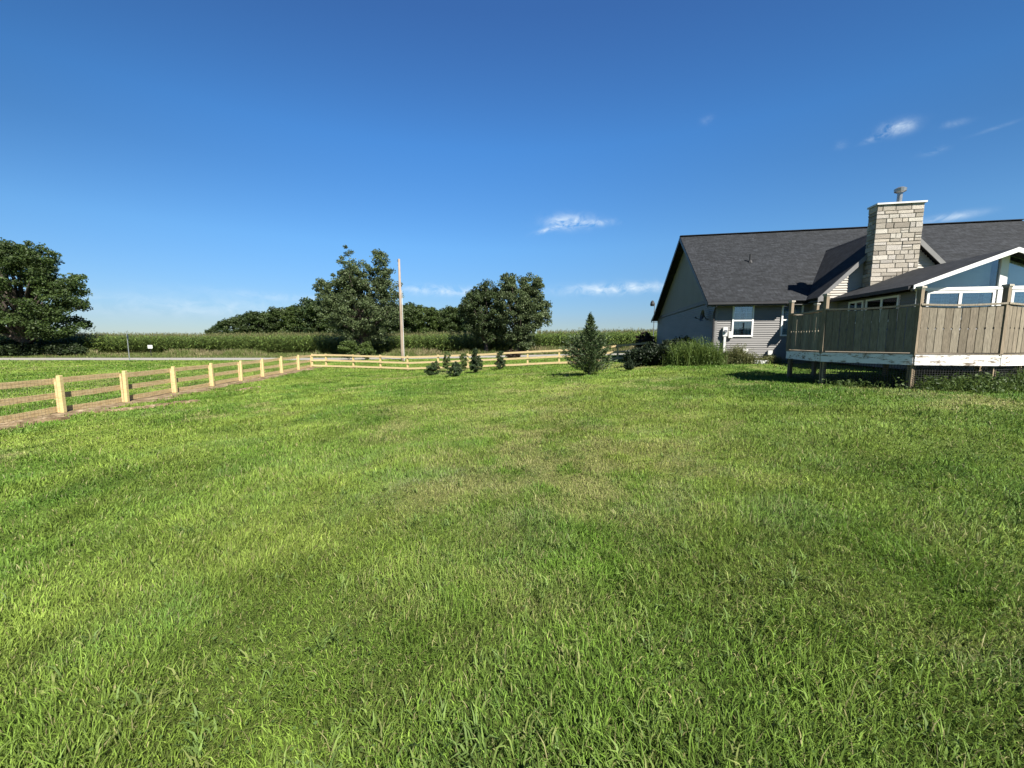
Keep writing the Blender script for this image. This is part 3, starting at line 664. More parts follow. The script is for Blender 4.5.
# gable ends
zr = lambda v: (RZ_-(RV-v)*SL if v < RV else RZ_-(v-RV)*(RZ_-FZe)/(FVe-RV))-.20
for uu, nm in ((0, 1), (16.58, 0)):
    m = MB(); m.prism([(uu+.004, .25, 2.95), (uu+.004, .25, zr(.25)), (uu+.004, RV, zr(RV)), (uu+.004, 17.0, zr(17.0)), (uu+.004, 17.0, 2.95)], (.1, 0, 0)); m.build('gable_panel', 'gable', house)
m = MB(); m.box((-.06, .3, 3.0), (.0, 16.2, 3.2)); m.build('gable_shadow_trim', 'darkfascia', house)  # dark colour stands for the shadow line below the gable panel
def roof_slab(name, quad, th=.14, mat='shingle', parent=house, label=None):
    """quad: eave-left, eave-right, ridge-right, ridge-left (local). UVs in metres for the shingle courses"""
    q = [np.array(p, float) for p in quad]; n = np.cross(q[1]-q[0], q[3]-q[0]); n /= np.linalg.norm(n)
    if n[2] < 0: n = -n
    k = len(q); me = bpy.data.meshes.new(name); vs = [tuple(p) for p in q]+[tuple(p-n*th) for p in q]
    fs = [tuple(range(k)), tuple(range(2*k-1, k-1, -1))]+[(i, i+k, (i+1) % k+k, (i+1) % k) for i in range(k)]
    me.from_pydata(vs, [], fs)
    import bmesh
    bm = bmesh.new(); bm.from_mesh(me); bmesh.ops.recalc_face_normals(bm, faces=bm.faces); bm.to_mesh(me); bm.free()
    e = q[1]-q[0]; e /= np.linalg.norm(e); s = np.cross(n, e); uv = me.uv_layers.new(name='UVMap')
    for l in me.loops:
        p = np.array(me.vertices[l.vertex_index].co)-q[0]; uv.data[l.index].uv = (p@e, p@s)
    me.materials.append(MAT[mat]); o = bpy.data.objects.new(name, me); COL.objects.link(o); o.parent = parent
    return o
roof_slab('roof', [(U0, EV, EZ), (U1, EV, EZ), (U1, RV, RZ_), (U0, RV, RZ_)])
KV, KZ = 16.3, RZ_-(16.3-RV)*(RZ_-3.35)/(16.3-RV)
roof_slab('roof', [(U1, KV, KZ), (U0, KV, KZ), (U0, RV+.002, RZ_), (U1, RV+.002, RZ_)])
roof_slab('roof', [(U1, FVe, 2.95), (U0, FVe, 2.95), (U0, KV+.002, KZ), (U1, KV+.002, KZ)])
# ridge cap, rakes, gutters
m = MB(); m.bar((U0, RV, RZ_+.012), (U1, RV, RZ_+.012), .3, .035); m.build('ridge_cap', 'shingle', house)
for uu in (U0, U1-.04):
    m = MB(); off = (.04, 0, 0)
    for (a, b_) in (((EV, EZ), (RV, RZ_)), ((RV, RZ_), (KV, KZ)), ((KV, KZ), (FVe, 2.95))):
        e = -.012 if uu < 0 else .012
        m.prism([(uu+e, a[0], a[1]-.03), (uu+e, b_[0], b_[1]-.03), (uu+e, b_[0], b_[1]-.26), (uu+e, a[0], a[1]-.26)], off)
    m.build('rake_board', 'darkfascia', house)
m = MB(); m.box((U0, EV+.03, EZ-.19), (2.9, EV+.0, EZ-.06)); m.box((U0, EV-.10, EZ-.13), (3.1, EV-.0, EZ-.02)); m.box((6, EV+.03, EZ-.19), (U1, EV+.0, EZ-.06)); m.build('gutter', 'darkfascia', house)
m = MB(); m.box((U0+.03, EV+.04, EZ-.185), (U1-.05, -.001, EZ-.165)); m.build('soffit', 'fascia', house)
m = MB(); m.box((U0+.03, 17.21, EZ-.185), (U1-.05, FVe-.04, EZ-.165)); m.build('soffit', 'fascia', house)
m = MB(); m.tube([(-.12, EV-.05, EZ-.12), (-.12, EV-.02, EZ-.22), (-.09, -.07, EZ-.5), (-.09, -.07, .15), (-.12, -.25, .05)], [.04]*5, 6); m.build('downspout', 'darkfascia', house)
# windows
def window(u0, u1, z0, z1, v=0, sash='hung', axis='u', dirn=-1, curtain=True, mat='trim', dark=False):
    """axis 'u': window on a wall of constant v, facing -v; axis 'v': on a wall of constant u facing -u"""
    def P(a, d, z): return (a, v-d, z) if axis == 'u' else (v-d, a, z)
    w = empty('window', P((u0+u1)/2, 0, z0)); w.parent = house; base = np.array(w.location)
    def bx(m, a, b): m.box(np.array(P(*a))-base, np.array(P(*b))-base)
    m = MB(); t = .07
    bx(m, (u0, .018, z0), (u1, .075, z0+t)); bx(m, (u0, .018, z1-t), (u1, .075, z1)); bx(m, (u0, .018, z0+t), (u0+t, .075, z1-t)); bx(m, (u1-t, .018, z0+t), (u1, .075, z1-t))
    zm = (z0+z1)/2; um = (u0+u1)/2
    if sash == 'hung': bx(m, (u0+t, .03, zm-.03), (u1-t, .07, zm+.03))
    else: bx(m, (um-.04, .03, z0+t), (um+.04, .07, z1-t))
    m.build('frame', mat, w)
    if sash == 'hung':
        m = MB(); n = 3
        for k in range(1, n): a = u0+t+(u1-u0-2*t)*k/n; bx(m, (a-.008, .040, z0+t), (a+.008, .046, z1-t))
        for zz in ((z0+zm)/2, (z1+zm)/2): bx(m, (u0+t, .0405, zz-.008), (u1-t, .0455, zz+.008))
        m.build('muntins', mat, w)
    m = MB(); bx(m, (u0+t, .0475, z0+t), (u1-t, .0505, z1-t)); m.build('pane', 'glass', w)
    m = MB(); bx(m, (u0+t, .0175, z0+t), (u1-t, .0205, z1-t)); m.build('backing', 'room', w)
    if curtain:
        m = MB(); n = 40; 
        for (ca, cb) in curtain if isinstance(curtain, list) else [(0.0, .42), (.58, 1.0)]:
            vs = []
            for i in range(n+1):
                tt = ca+(cb-ca)*i/n; a = u0+t+(u1-u0-2*t)*tt; dd = .030+.006*math.sin(i*1.3)+.003*math.sin(i*2.9)
                for z in (z0+t, z1-t): vs.append(np.array(P(a, dd, z))-base)
            m.add(vs, [(2*i, 2*i+1, 2*i+3, 2*i+2) for i in range(n)])
        m.build('curtain', 'curtain', w, fixn=False, smooth=True)
    return w
window(.75, 1.69, 1.26, 2.80); window(2.88, 3.78, 1.28, 2.80)
# cross-gable wing behind the chimney
WU, WZ, WV = 6.57, 5.97, -1.35; WE, WEZ = 3.69, 2.93; WR = 2*WU-WE; WS = (WZ-WEZ)/(WU-WE); WB = (WZ-EZ)/SL+EV
wmeet = (WEZ-EZ)/SL+EV
eL = (WE, WV, WEZ); v_e = EV
roof_slab('roof', [(WE, WV, WEZ), (WU, WV, WZ), (WU, WB+.1, WZ+.0), (WE, v_e, WEZ)][::-1], .13)
roof_slab('roof', [(WR, WV, WEZ), (WU+.002, WV, WZ), (WU+.002, WB+.1, WZ), (WR, v_e, WEZ)], .13)
m = MB()
for s_ in (-1, 1):
    e = WU+s_*(WU-WE); m.prism([(e, WV-.012, WEZ-.02), (WU, WV-.012, WZ-.02), (WU, WV-.012, WZ-.27), (e, WV-.012, WEZ-.24)], (0, -.035, 0))
m.build('rake_board', 'fascia', house)
m = MB(); m.prism([(WE+.35, -1.15, .12), (WR-.35, -1.15, .12), (WR-.35, -1.15, WEZ+.1), (WU, -1.15, WZ-.25), (WE+.35, -1.15, WEZ+.1)], (0, 2.2, 0)); m.build('wing_core', 'cream', house)
m = MB(); lap_poly(m, -1.15, -1, lambda z: (WE+.35+max(0, (z-WEZ-.1))/WS*1.0, WR-.35-max(0, (z-WEZ-.1))/WS*1.0), 0, 20, .3, WZ-.3); m.build('gable_siding', 'cream', house, fixn=False)
m = MB(); m.prism([(WE+.05, WV+.0, WEZ-.16), (WE+.35, WV, WEZ-.16), (WE+.35, WV, WEZ+.05)], (0, 1.25, 0)); m.build('soffit', 'fascia', house)
m = MB(); lap(m, (WE+.35, 0), (WE+.35, -1.15), .12, WEZ, (-1, 0)); m.build('wall', 'siding', house, fixn=False)
# vent pipe and cap on the main roof
vv = 3.12; vz = EZ+(vv-EV)*SL
m = MB(); m.tube([(2.47, vv, vz-.1), (2.47, vv, vz+.42)], [.05, .05], 8); m.tube([(2.47, vv, vz-.05), (2.47, vv, vz+.09)], [.13, .07], 8); m.build('vent_pipe', 'darkmetal', house)
# chimney
CU0, CU1, CV0, CV1, CT = 5.42, 7.00, -1.70, -1.2, 6.55
m = MB(); m.box((CU0, CV0, 0), (CU1, CV1, CT)); ch = m.build('chimney', 'mortar', house)
m = MB(); z = 1.6; rs = random.Random(3)
def stone(m, p0, p1, face, d):
    """one cut stone with chipped edges on a face: face 0 front (-v), 1 left (-u), 2 right (+u)"""
    a0, z0 = p0; a1, z1 = p1; g = .006; a0 += g; a1 -= g; z0 += g; z1 -= g; i = .010
    def P(a, zz, dd):
        a += rs.uniform(-.006, .006); zz += rs.uniform(-.005, .005)
        return (a, CV0-dd, zz) if face == 0 else ((CU0-dd, a, zz) if face == 1 else (CU1+dd, a, zz))
    base = [P(a0, z0, 0), P(a1, z0, 0), P(a1, z1, 0), P(a0, z1, 0)]
    top = [P(a0+i, z0+i, d*rs.uniform(.7, 1.1)), P(a1-i, z0+i, d*rs.uniform(.7, 1.1)), P(a1-i, z1-i, d*rs.uniform(.7, 1.1)), P(a0+i, z1-i, d*rs.uniform(.7, 1.1))]
    cc = rs.choice([(.48, .43, .36), (.54, .49, .42), (.41, .37, .31), (.58, .54, .47), (.34, .30, .25), (.50, .46, .41)]); k = rs.uniform(.92, 1.22); cc = tuple(x*k for x in cc)
    m.add(base+top, [(0, 1, 5, 4), (1, 2, 6, 5), (2, 3, 7, 6), (3, 0, 4, 7), (4, 5, 6, 7)], cc)
z = 2.2
while z < CT-.03:
    h = min(rs.choice([.13, .15, .17, .2, .22]), CT-z)
    if CT-z-h < .07: h = CT-z
    for face, (s0, s1) in enumerate(((CU0-.03, CU1+.03), (CV0, CV1), (CV0, CV1))):
        a = s0
        while a < s1-.01:
            l = rs.choice([.2, .28, .36, .45, .55]);
            if s1-a-l < .14: l = s1-a
            if h > .17 and rs.random() < .35 and l < .4:
                stone(m, (a, z), (a+l, z+h/2), face, rs.uniform(.018, .038)); stone(m, (a, z+h/2), (a+l, z+h), face, rs.uniform(.018, .038))
            else: stone(m, (a, z), (a+l, z+h), face, rs.uniform(.018, .038))
            a += l
    z += h
m.build('stone_facing', 'stone', ch)
m = MB(); m.box((CU0-.07, CV0-.08, CT), (CU1+.07, CV1+.05, CT+.065)); m.build('cap_slab', 'plastic', ch)
fu, fv = 6.30, -1.45
m = MB(); m.tube([(fu, fv, CT+.06), (fu, fv, CT+.55)], [.085, .085], 12); m.tube([(fu, fv, CT+.50), (fu, fv, CT+.55), (fu, fv, CT+.66), (fu, fv, CT+.72)], [.10, .19, .20, .10], 14); m.tube([(fu, fv, CT+.05), (fu, fv, CT+.10)], [.16, .10], 12); m.build('flue', 'metal', ch)
# sunroom
SU0, SU1, SUC, SV = 4.60, 9.10, 6.85, -5.40
SE, SEZ, SPZ, SO = 4.22, 2.86, 3.93, -5.79; SR = 2*SUC-SE; SS = (SPZ-SEZ)/(SUC-SE)
roof_slab('sunroom_roof', [(SE, SO, SEZ), (SE, -1.17, SEZ), (SUC, -1.17, SPZ), (SUC, SO, SPZ)], .10)
roof_slab('sunroom_roof', [(SR, SO, SEZ), (SR, -1.17, SEZ), (SUC+.002, -1.17, SPZ), (SUC+.002, SO, SPZ)], .10)
m = MB()
for s_ in (-1, 1):
    e = SUC+s_*(SUC-SE); m.prism([(e, SO-.01, SEZ-.01), (SUC, SO-.01, SPZ-.01), (SUC, SO-.01, SPZ-.15), (e, SO-.01, SEZ-.13)], (0, -.035, 0))
m.build('rake_board', 'trim', house)
m = MB(); m.box((SE-.09, SO+.05, SEZ-.13), (SE-.0, -1.2, SEZ-.02)); m.build('gutter', 'darkfascia', house)
m = MB(); m.box((SU0, SV, .1), (SU1, -1.16, 2.70)); m.build('wall_core', 'siding', house)
m = MB(); lap(m, (SU0, SV), (SU1, SV), .35, 2.70, (0, -1)); lap(m, (SU0, -1.16), (SU0, SV), .35, 2.72, (-1, 0)); m.build('wall', 'siding', house, fixn=False)
m = MB(); m.box((SU0-.03, SV-.06, 2.701), (SU1+.03, SV+.04, 2.80)); m.box((SUC-.10, SV-.07, 2.801), (SUC+.10, SV+.03, SPZ-.17)); m.box((SU0-.03, SV-.05, .35), (SU0+.07, SV-.02, 2.70)); m.box((SUC-.08, SV-.05, .35), (SUC+.08, SV-.02, 2.70)); m.build('sunroom_trim', 'trim', house)
for s_ in (-1, 1):
    e0 = SUC+s_*.10; e1 = SUC+s_*(SUC-SU0); zt = lambda u: SPZ-abs(u-SUC)*SS-.13
    m = MB(); m.prism([(e0, SV-.02, 2.80), (e1, SV-.02, 2.80), (e1, SV-.02, max(zt(e1), 2.81)), (e0, SV-.02, zt(e0))], (0, .006, 0)); m.build('gable_pane', 'gableglass', house)
    m = MB(); m.prism([(e0, SV+.25, 2.71), (e1, SV+.25, 2.71), (e1, SV+.25, max(zt(e1), 2.81)), (e0, SV+.25, zt(e0))], (0, .01, 0)); m.build('gable_blind', 'trim', house)
window(4.86, 6.70, 1.75, 2.68, SV, 'slide', curtain=[(0.0, .34), (.52, .80), (.88, 1)]); window(7.12, 8.9, 1.75, 2.68, SV, 'slide', curtain=[(0, .45), (.7, 1)])
window(-4.75, -3.05, 1.75, 2.66, SU0, 'slide', axis='v', curtain=[(0, .3)]); window(-2.9, -2.0, 1.75, 2.66, SU0, 'slide', axis='v', curtain=False)
# ------------------------------------------------------------------ deck
deck = empty('deck', hl(2.1, -8.4, 0), AL, 'raised weathered wooden deck with board railing and peeling white rim before the sunroom', 'deck')
D0 = np.array([2.1, -8.4, 0])
A, B, C_, D_, E_, F_, G_, H_ = [(.06, -7.4), (.06, -9.23), (1.29, -10.45), (2.87, -10.45), (4.55, -9.65), (4.17, -7.5), (2.95, -6.28), (1.29, -6.28)]
DZ = .77
P3 = lambda p, z: np.array([p[0], p[1], z])-D0
m = MB(); F_ = (4.95, -7.5)
m.prism([P3(p, DZ-.04) for p in (B, C_, D_, E_, F_, (9, -7.5), (9, -5.47), (2.95, -5.47), (2.95, -6.28), H_, A)], (0, 0, .038), (.24, .2, .15)); m.build('deck_floor', 'board', deck)
m.c
def gpost(p, z0, z1, s=.045, name='post', cap=True, mat='board', col=(.30, .24, .17)):
    q = P3(p, z0); m = MB(); m.box((-s, -s, 0), (s, s, z1-z0), col); o = m.build(name, mat, deck, q, rot=(0, 0, math.radians(22)))
    if cap:
        m = MB(); m.box((-s*1.15, -s*1.15, z1-z0), (s*1.15, s*1.15, z1-z0+.03), (.5, .46, .38)); m.add([(-s*1.5, -s*1.5, z1-z0+.03), (s*1.5, -s*1.5, z1-z0+.03), (s*1.5, s*1.5, z1-z0+.03), (-s*1.5, s*1.5, z1-z0+.03), (-s*1.4, -s*1.4, z1-z0+.07), (s*1.4, -s*1.4, z1-z0+.07), (s*1.4, s*1.4, z1-z0+.07), (-s*1.4, s*1.4, z1-z0+.07)],
                                                                       [(0, 3, 2, 1), (4, 5, 6, 7), (0, 1, 5, 4), (1, 2, 6, 5), (2, 3, 7, 6), (3, 0, 4, 7)], (.55, .5, .42)); m.build('cap', 'board', o)
    return o
def rail_side(a, b, sag=.03, rim=True, shade=1.):
    a = np.array(a, float); b = np.array(b, float); d = b-a; Ln = np.linalg.norm(d); d /= Ln; out = np.array([d[1], -d[0]])
    TOP = 1.89
    # boards, each with a notch in both edges half way up
    m = MB(); n = int(Ln/.148); wb = (Ln-.07)/n
    for k in range(n):
        s0 = .035+k*wb+.006+random.uniform(-.002, .003); s1 = .035+(k+1)*wb-.006+random.uniform(-.003, .002); zt = TOP-.045-sag*math.sin(PI*(k+.5)/n); zb = DZ+.05; zm = zb+(zt-zb)*.53
        nt = .016; tilt = random.uniform(-.004, .004)
        prof = [(s0, zb), (s1, zb), (s1+tilt, zm-.03), (s1-nt+tilt, zm), (s1+tilt, zm+.03), (s1+tilt, zt), (s0+tilt, zt), (s0+tilt, zm+.03), (s0+nt+tilt, zm), (s0+tilt, zm-.03)]
        col = np.array(random.choice([(.28, .235, .175), (.31, .265, .195), (.27, .225, .165), (.33, .285, .215), (.245, .205, .15)]))*random.uniform(.85, 1.1)
        off = .012+random.uniform(0, .006)
        m.prism([P3(a+d*s+out*(.02+off), z) for s, z in prof], np.array([*(-out*.02), 0]), tuple(col))
    m.build('railing_boards', 'board', deck)
    m = MB(); k = 10
    for i in range(k):
        t0, t1 = i/k, (i+1)/k; z0 = TOP-sag*math.sin(PI*t0); z1 = TOP-sag*math.sin(PI*t1)
        m.bar(P3(a+(b-a)*t0, z0), P3(a+(b-a)*t1, z1), .13, .04, col=(.36, .31, .24))
    m.build('top_rail', 'board', deck)
    m = MB(); m.bar(P3(a+d*.05+out*.01, DZ+.09), P3(b-d*.05+out*.01, DZ+.09), .03, .09, col=(.33, .27, .2)); m.bar(P3(a+out*.03, DZ+.016), P3(b+out*.03, DZ+.016), .052, .026, col=(.30, .25, .19)); m.build('bottom_rail', 'board', deck)
    if rim:
        m = MB(); m.bar(P3(a+out*.03, DZ-.118), P3(b+out*.03, DZ-.118), .04, .235); m.build('rim_board', 'peel', deck)
        # dark wire mesh skirt hung below the rim
        m = MB(); nn = int(Ln/.05)
        for i in range(nn+1): q = a+d*(Ln*i/nn)-out*.02; m.bar(P3(q, -.12), P3(q, DZ-.2), .006, .006)
        for zz in np.arange(-.1, DZ-.2, .05): m.bar(P3(a-out*.02, zz), P3(b-out*.02, zz), .006, .006)
        m.build('skirt_mesh', 'darkmetal', deck, fixn=False)
for a, b in ((A, B), (B, C_), (C_, D_), (D_, E_), (E_, F_)): rail_side(a, b)
rail_side(H_, A, rim=False)
for p in (A, B, C_, D_, E_, H_): gpost(p, -.2 if False else DZ-.02, 2.22)
gpost(F_, DZ-.02, 1.95)
for p in (A, B, C_, D_, E_, F_, H_, (2.95, -7), (6, -7.4), (9, -7.4)):
    q = np.array(p)+(np.array([2.1, -8.4])-np.array(p))*.035; gpost(tuple(q), -.5, DZ-.06, .048, 'support_post', False, col=(.44, .34, .22))
m = MB()
for k in range(7): uu = .5+k*.55; m.bar(P3((uu, -7.2-.0), DZ-.16), P3((uu, -9.3), DZ-.16), .04, .22, col=(.2, .16, .12))
m.build('joist', 'board', deck)
for k in range(4):                                             # half way posts inside the long sides
    pass
# ------------------------------------------------------------------ things on and beside the house
# satellite dish on the gable wall
p = hl(-.04, 1.0, 2.35)
dish = empty('satellite_dish', p, AL, 'dark round satellite dish mounted on the shaded gable wall', 'satellite dish')
m = MB(); n = 16; vs = [(-.22, 0, 0)]; fs = []
for j, (rr, xx) in enumerate(((.12, -.235), (.24, -.28), (.31, -.33))):
    for i in range(n): t = 2*PI*i/n; vs.append((xx+.15*rr*math.sin(t), rr*math.cos(t), rr*math.sin(t)))
for i in range(n): fs.append((0, 1+i, 1+(i+1) % n))
for j in range(2):
    for i in range(n): a = 1+j*n+i; b_ = 1+j*n+(i+1) % n; fs.append((a, b_, b_+n, a+n))
m.add(vs, fs); m.build('reflector', 'darkmetal', dish, fixn=False, smooth=True)
m = MB(); m.tube([(0, 0, -.2), (-.12, 0, -.18), (-.22, 0, 0)], [.025]*3, 6); m.tube([(-.24, 0, -.28), (-.6, 0, -.12)], [.012]*2, 6); m.tube([(-.56, 0, -.14), (-.66, 0, -.08)], [.035]*2, 8); m.build('mount_arm', 'darkmetal', dish)
# electric meter on its post
em = empty('electric_meter', hl(.44, -.12, -.1), AL, 'white electric meter box on a tall conduit beside the corner of the grey wall', 'electric meter')
m = MB(); m.box((-.10, -.06, 1.38), (.10, .06, 1.82)); m.build('meter_box', 'plastic', em)
m = MB(); m.tube([(.0, -.06, 1.62), (0, -.14, 1.62)], [.075, .07], 12); m.build('meter_glass', 'metal', em)
m = MB(); m.box((.16, -.04, 1.30), (.34, .06, 1.62)); m.build('junction_box', 'plastic', em)
m = MB(); m.box((-.05, -.045, -.2), (.05, .03, 1.38)); m.build('conduit', 'plastic', em)
def wall_box(u, z, w_, h, label):
    o = empty('utility_box', hl(u, -.02, z), AL, label, 'utility box')
    m = MB(); m.box((-w_/2, -.16, 0), (w_/2, 0, h)); m.build('case', 'plastic', o)
    m = MB(); m.box((-w_/2-.012, -.178, .02), (w_/2+.012, -.162, h+.012)); m.build('cover', 'plastic', o)
    m = MB(); m.tube([(0, -.06, -.32), (0, -.06, 0)], [.02]*2, 6); m.build('conduit', 'metal', o)
wall_box(1.38, .36, .20, .30, 'taller white utility box low on the grey wall just below the left window')
wall_box(2.46, .38, .17, .22, 'small white utility box low on the grey wall near the left end of the deck')
# window well with white rim
ww = empty('window_well', hl(1.95, -.35, -.02), AL, 'curved white window well at the foot of the grey wall beside the weeds', 'window well')
m = MB()
for i in range(14):
    a0 = PI+PI*i/14; a1 = PI+PI*(i+1)/14
    m.bar((.55*math.cos(a0), .35*math.sin(a0), .06), (.55*math.cos(a1), .35*math.sin(a1), .06), .03, .24)
m.build('rim', 'plastic', ww); m = MB(); m.box((-.5, .325, -.02), (.5, .34, .26)); m.build('basement_pane', 'glass', ww)
# ------------------------------------------------------------------ pole, signs, yard light
p = atY(402.5, 359, 41.5); z = tz(p[0], p[1])
po = empty('utility_pole', (p[0], p[1], z), 0, 'tall bare wooden utility pole standing behind the far fence', 'utility pole')
H = atY(401.5, 259, 41.5)[2]-z
m = MB(); m.tube([(0, 0, -.5), (0, 0, 1), (-.03, 0, H*.5), (-.05, 0, H)], [.165, .16, .135, .105], 12); m.build('shaft', 'polewood', po, smooth=True)
m = MB(); m.tube([(.19, -.03, -.1), (.16, -.05, H*.7)], [.02]*2, 6); m.build('conduit', 'trim', po)
m = MB(); m.tube([(-.14, -.05, H-.3), (-.14, -.05, H-.02)], [.05, .035], 8); m.bar((-.0, 0, H-.62), (-.2, -.04, H-.62), .05, .05); m.build('bracket', 'darkmetal', po)
p = atY(129.5, 359.3, 46-1.8); z = tz(p[0], p[1]); sg = empty('road_sign', (p[0], p[1], z), math.radians(124), 'grey road sign seen nearly edge on atop a thin metal post beside the road', 'sign')
m = MB(); m.bar((0, 0, -.3), (0, 0, 2.9), .07, .05, up=(1, 0, 0)); m.build('sign_post', 'metal', sg)
m = MB(); r_ = .46; m.prism([(r_, -.035, 2.62), (0, -.035, 2.62+r_), (-r_, -.035, 2.62), (0, -.035, 2.62-r_)], (0, -.012, 0)); m.build('sign_plate', 'signgrey', sg)
p = atY(151.5, 358, 51.5); z = tz(p[0], p[1]); s2 = empty('field_sign', (p[0], p[1], z), 0, 'little white rectangular seed sign on a stake in front of the corn', 'sign')
m = MB(); m.bar((0, 0, -.2), (0, 0, 1.75), .05, .05, up=(1, 0, 0)); m.build('stake', 'darkmetal', s2)
m = MB(); m.box((-.30, -.05, 1.2), (.30, -.03, 1.62)); m.build('sign_plate', 'trim', s2)
p = atY(653, 345, 40); z = tz(p[0], p[1]); yl = empty('yard_light', (p[0], p[1], z), 0, 'thin pole yard light with a round head just left of the house gable', 'lamp'); H = atY(653, 303, 40)[2]-z
m = MB(); m.tube([(0, 0, -.3), (0, 0, H)], [.05, .035], 8); m.build('pole', 'metal', yl)
m = MB(); m.bar((0, 0, H-.05), (-.28, 0, H+.02), .05, .05); m.tube([(-.22, 0, H-.30), (-.22, 0, H-.12), (-.22, 0, H+.12), (-.22, 0, H+.24)], [.18, .22, .16, .06], 12); m.build('lamp_head', 'darkmetal', yl)
# ------------------------------------------------------------------ conifers, shrubs, weeds
def conifer(name, base, H, R, label, cat, c1, c2, dens=1., sweep=.25, group=None, leaf=(.035, .11), skirt=.06, power=.85, lumps=.2):
    o = empty(name, base, 0, label, cat, group); P = []; Dv = []; m = MB()
    m.tube([(0, 0, -.1), (.02, 0, H*.5), (0, .01, H*.98)], [.035*H/2.6+.012, .022*H/2.6+.008, .006], 7)
    nb = int(150*dens); ga = 2.4
    for i in range(nb):
        t = ((i+.5)/nb)**.95; z = H*(skirt+(.96-skirt)*t); a = i*ga+random.uniform(-.3, .3)
        rr = R*float(np.interp(t, [0, .12, .33, .5, .64, .85, 1], [.85, 1, .88, .58, .27, .12, .02]))*random.uniform(1-lumps, 1+lumps*.5)+.02; up = sweep*rr+H*.01+.25*t*rr
        d = np.array([math.cos(a), math.sin(a), 0]); s = np.array([0, 0, z]); e = s+d*rr+np.array([0, 0, up])
        m.tube([s, (s+e)/2-np.array([0, 0, .1*rr]), e], [.012, .008, .003], 4, caps=False)
        n = int(14+70*rr/max(R, .1)*dens**.3)
        tt = np.random.RandomState(i).rand(n)**.7; sd_ = rng.normal(size=(n, 3))*np.array([.075, .075, .04])*rr*(.35+(1-tt[:, None])*.6+.1)
        pp = s+(e-s)*tt[:, None]-np.array([0, 0, .1*rr])*(4*tt*(1-tt))[:, None]+sd_
        P.append(pp); Dv.append(np.tile(d+np.array([0, 0, .45]), (n, 1))+sd_*2/max(rr, .05))
    P.append(np.stack([rng.normal(size=40)*.02, rng.normal(size=40)*.02, H*(.9+.12*rng.random(40))], 1)); Dv.append(np.tile([0, 0, 1.], (40, 1)))
    P = np.concatenate(P); Dv = np.concatenate(Dv); V, Q = leaf_quads(P, rng.uniform(leaf[1]*.6, leaf[1]*1.3, len(P)), leaf[0]/leaf[1], Dv, .45)
    raw_mesh('foliage', V, Q, None, leaf_cols(len(P), c1, c2), 'needle', o); m.build('trunk', 'bark', o, fixn=False)
    return o
def shrub(name, base, ells, label, c1, c2, n=60, per=60, rc=.2, ls=.07, cat='shrub', mat='leaf', group=None):
    ells = [(e[0], e[1], e[2], e[3]+rc*.3, e[4]+rc*.3, e[5]+rc*.3) for e in ells]
    return tree(name, base, .25, .03, ells, n, per, rc, ls, c1, c2, label, cat, group, limbs=12, shell=.35, leafmat=mat)
def G(px, py):
    p = gpt(px, py); return (p[0], p[1], tz(p[0], p[1]))
def hpx(b, top, px=512):                                       # height of something standing at b whose top shows at row top
    return atY(px, top, b[1])[2]-b[2]
b = G(589, 375.5); sp_h = hpx(b, 313)
conifer('spruce_tree', b, sp_h, 1.22, 'bushy young spruce standing alone on the lawn in front of the far fence', 'spruce', (.036, .070, .026), (.135, .190, .072), 1.45, .42, leaf=(.03, .14), skirt=.04, power=.95, lumps=.4)
b = G(629, 371); conifer('spruce_tree', b, hpx(b, 356), .26, 'tiny knee high spruce right of the bushy young spruce', 'spruce', (.025, .05, .025), (.06, .09, .04), .8, .3, leaf=(.02, .06))
GG = 'young evergreen shrubs in front of the far fence'
b = G(432.5, 376.5); h = hpx(b, 360.5); shrub('evergreen_shrub', b, [(0, 0, h*.38, .52, .4, h*.36), (.18, 0, h*.7, .22, .2, h*.3)], 'squat dark evergreen shrub, leftmost on the lawn by the far fence', (.026, .052, .020), (.095, .145, .05), 60, 70, .16, .07, group=GG)
b = G(454.5, 377); h = hpx(b, 361); shrub('evergreen_shrub', b, [(0, 0, h*.42, .46, .4, h*.42), (.05, 0, h*.72, .26, .2, h*.28)], 'round dark evergreen shrub nearest the camera of those by the far fence', (.024, .048, .022), (.088, .135, .05), 60, 75, .16, .07, group=GG)
b = G(475.8, 373); h = hpx(b, 348.5); shrub('evergreen_shrub', b, [(0, 0, h*.35, .46, .4, h*.35), (0, 0, h*.62, .36, .3, h*.32), (0, 0, h*.86, .15, .15, h*.16)], 'tall dense dark evergreen shrub, third of the dark ones by the far fence', (.020, .042, .018), (.075, .118, .042), 90, 75, .16, .07, group=GG)
b = G(500.5, 369.5); h = hpx(b, 349); shrub('evergreen_shrub', b, [(0, 0, h*.35, .42, .36, h*.35), (0, 0, h*.68, .26, .22, h*.3)], 'slim mid green evergreen shrub, rightmost against the far fence', (.03, .055, .02), (.075, .115, .04), 70, 70, .16, .07, group=GG)
b = G(447, 372); h = hpx(b, 350); shrub('leafy_sapling', b, [(0, 0, h*.6, .36, .3, h*.38), (.0, 0, h*.35, .3, .3, h*.3)], 'light green leafy sapling just behind the round dark evergreen shrub', (.07, .11, .03), (.14, .19, .055), 50, 45, .16, .08, 'sapling')
b = G(464, 371); h = hpx(b, 351); shrub('leafy_sapling', b, [(0, 0, h*.6, .32, .3, h*.36), (.0, 0, h*.3, .26, .3, h*.25)], 'light green leafy sapling between the round and the tall evergreen shrubs', (.07, .11, .03), (.14, .19, .055), 46, 45, .16, .08, 'sapling')
p = atY(513, 366, 40); b = (p[0], p[1], tz(p[0], p[1])); shrub('low_shrub', b, [(0, 0, .55, .9, .7, .5)], 'low dark reddish shrub beyond the far fence, right of the evergreens', (.035, .026, .018), (.08, .05, .03), 60, 50, .25, .12)
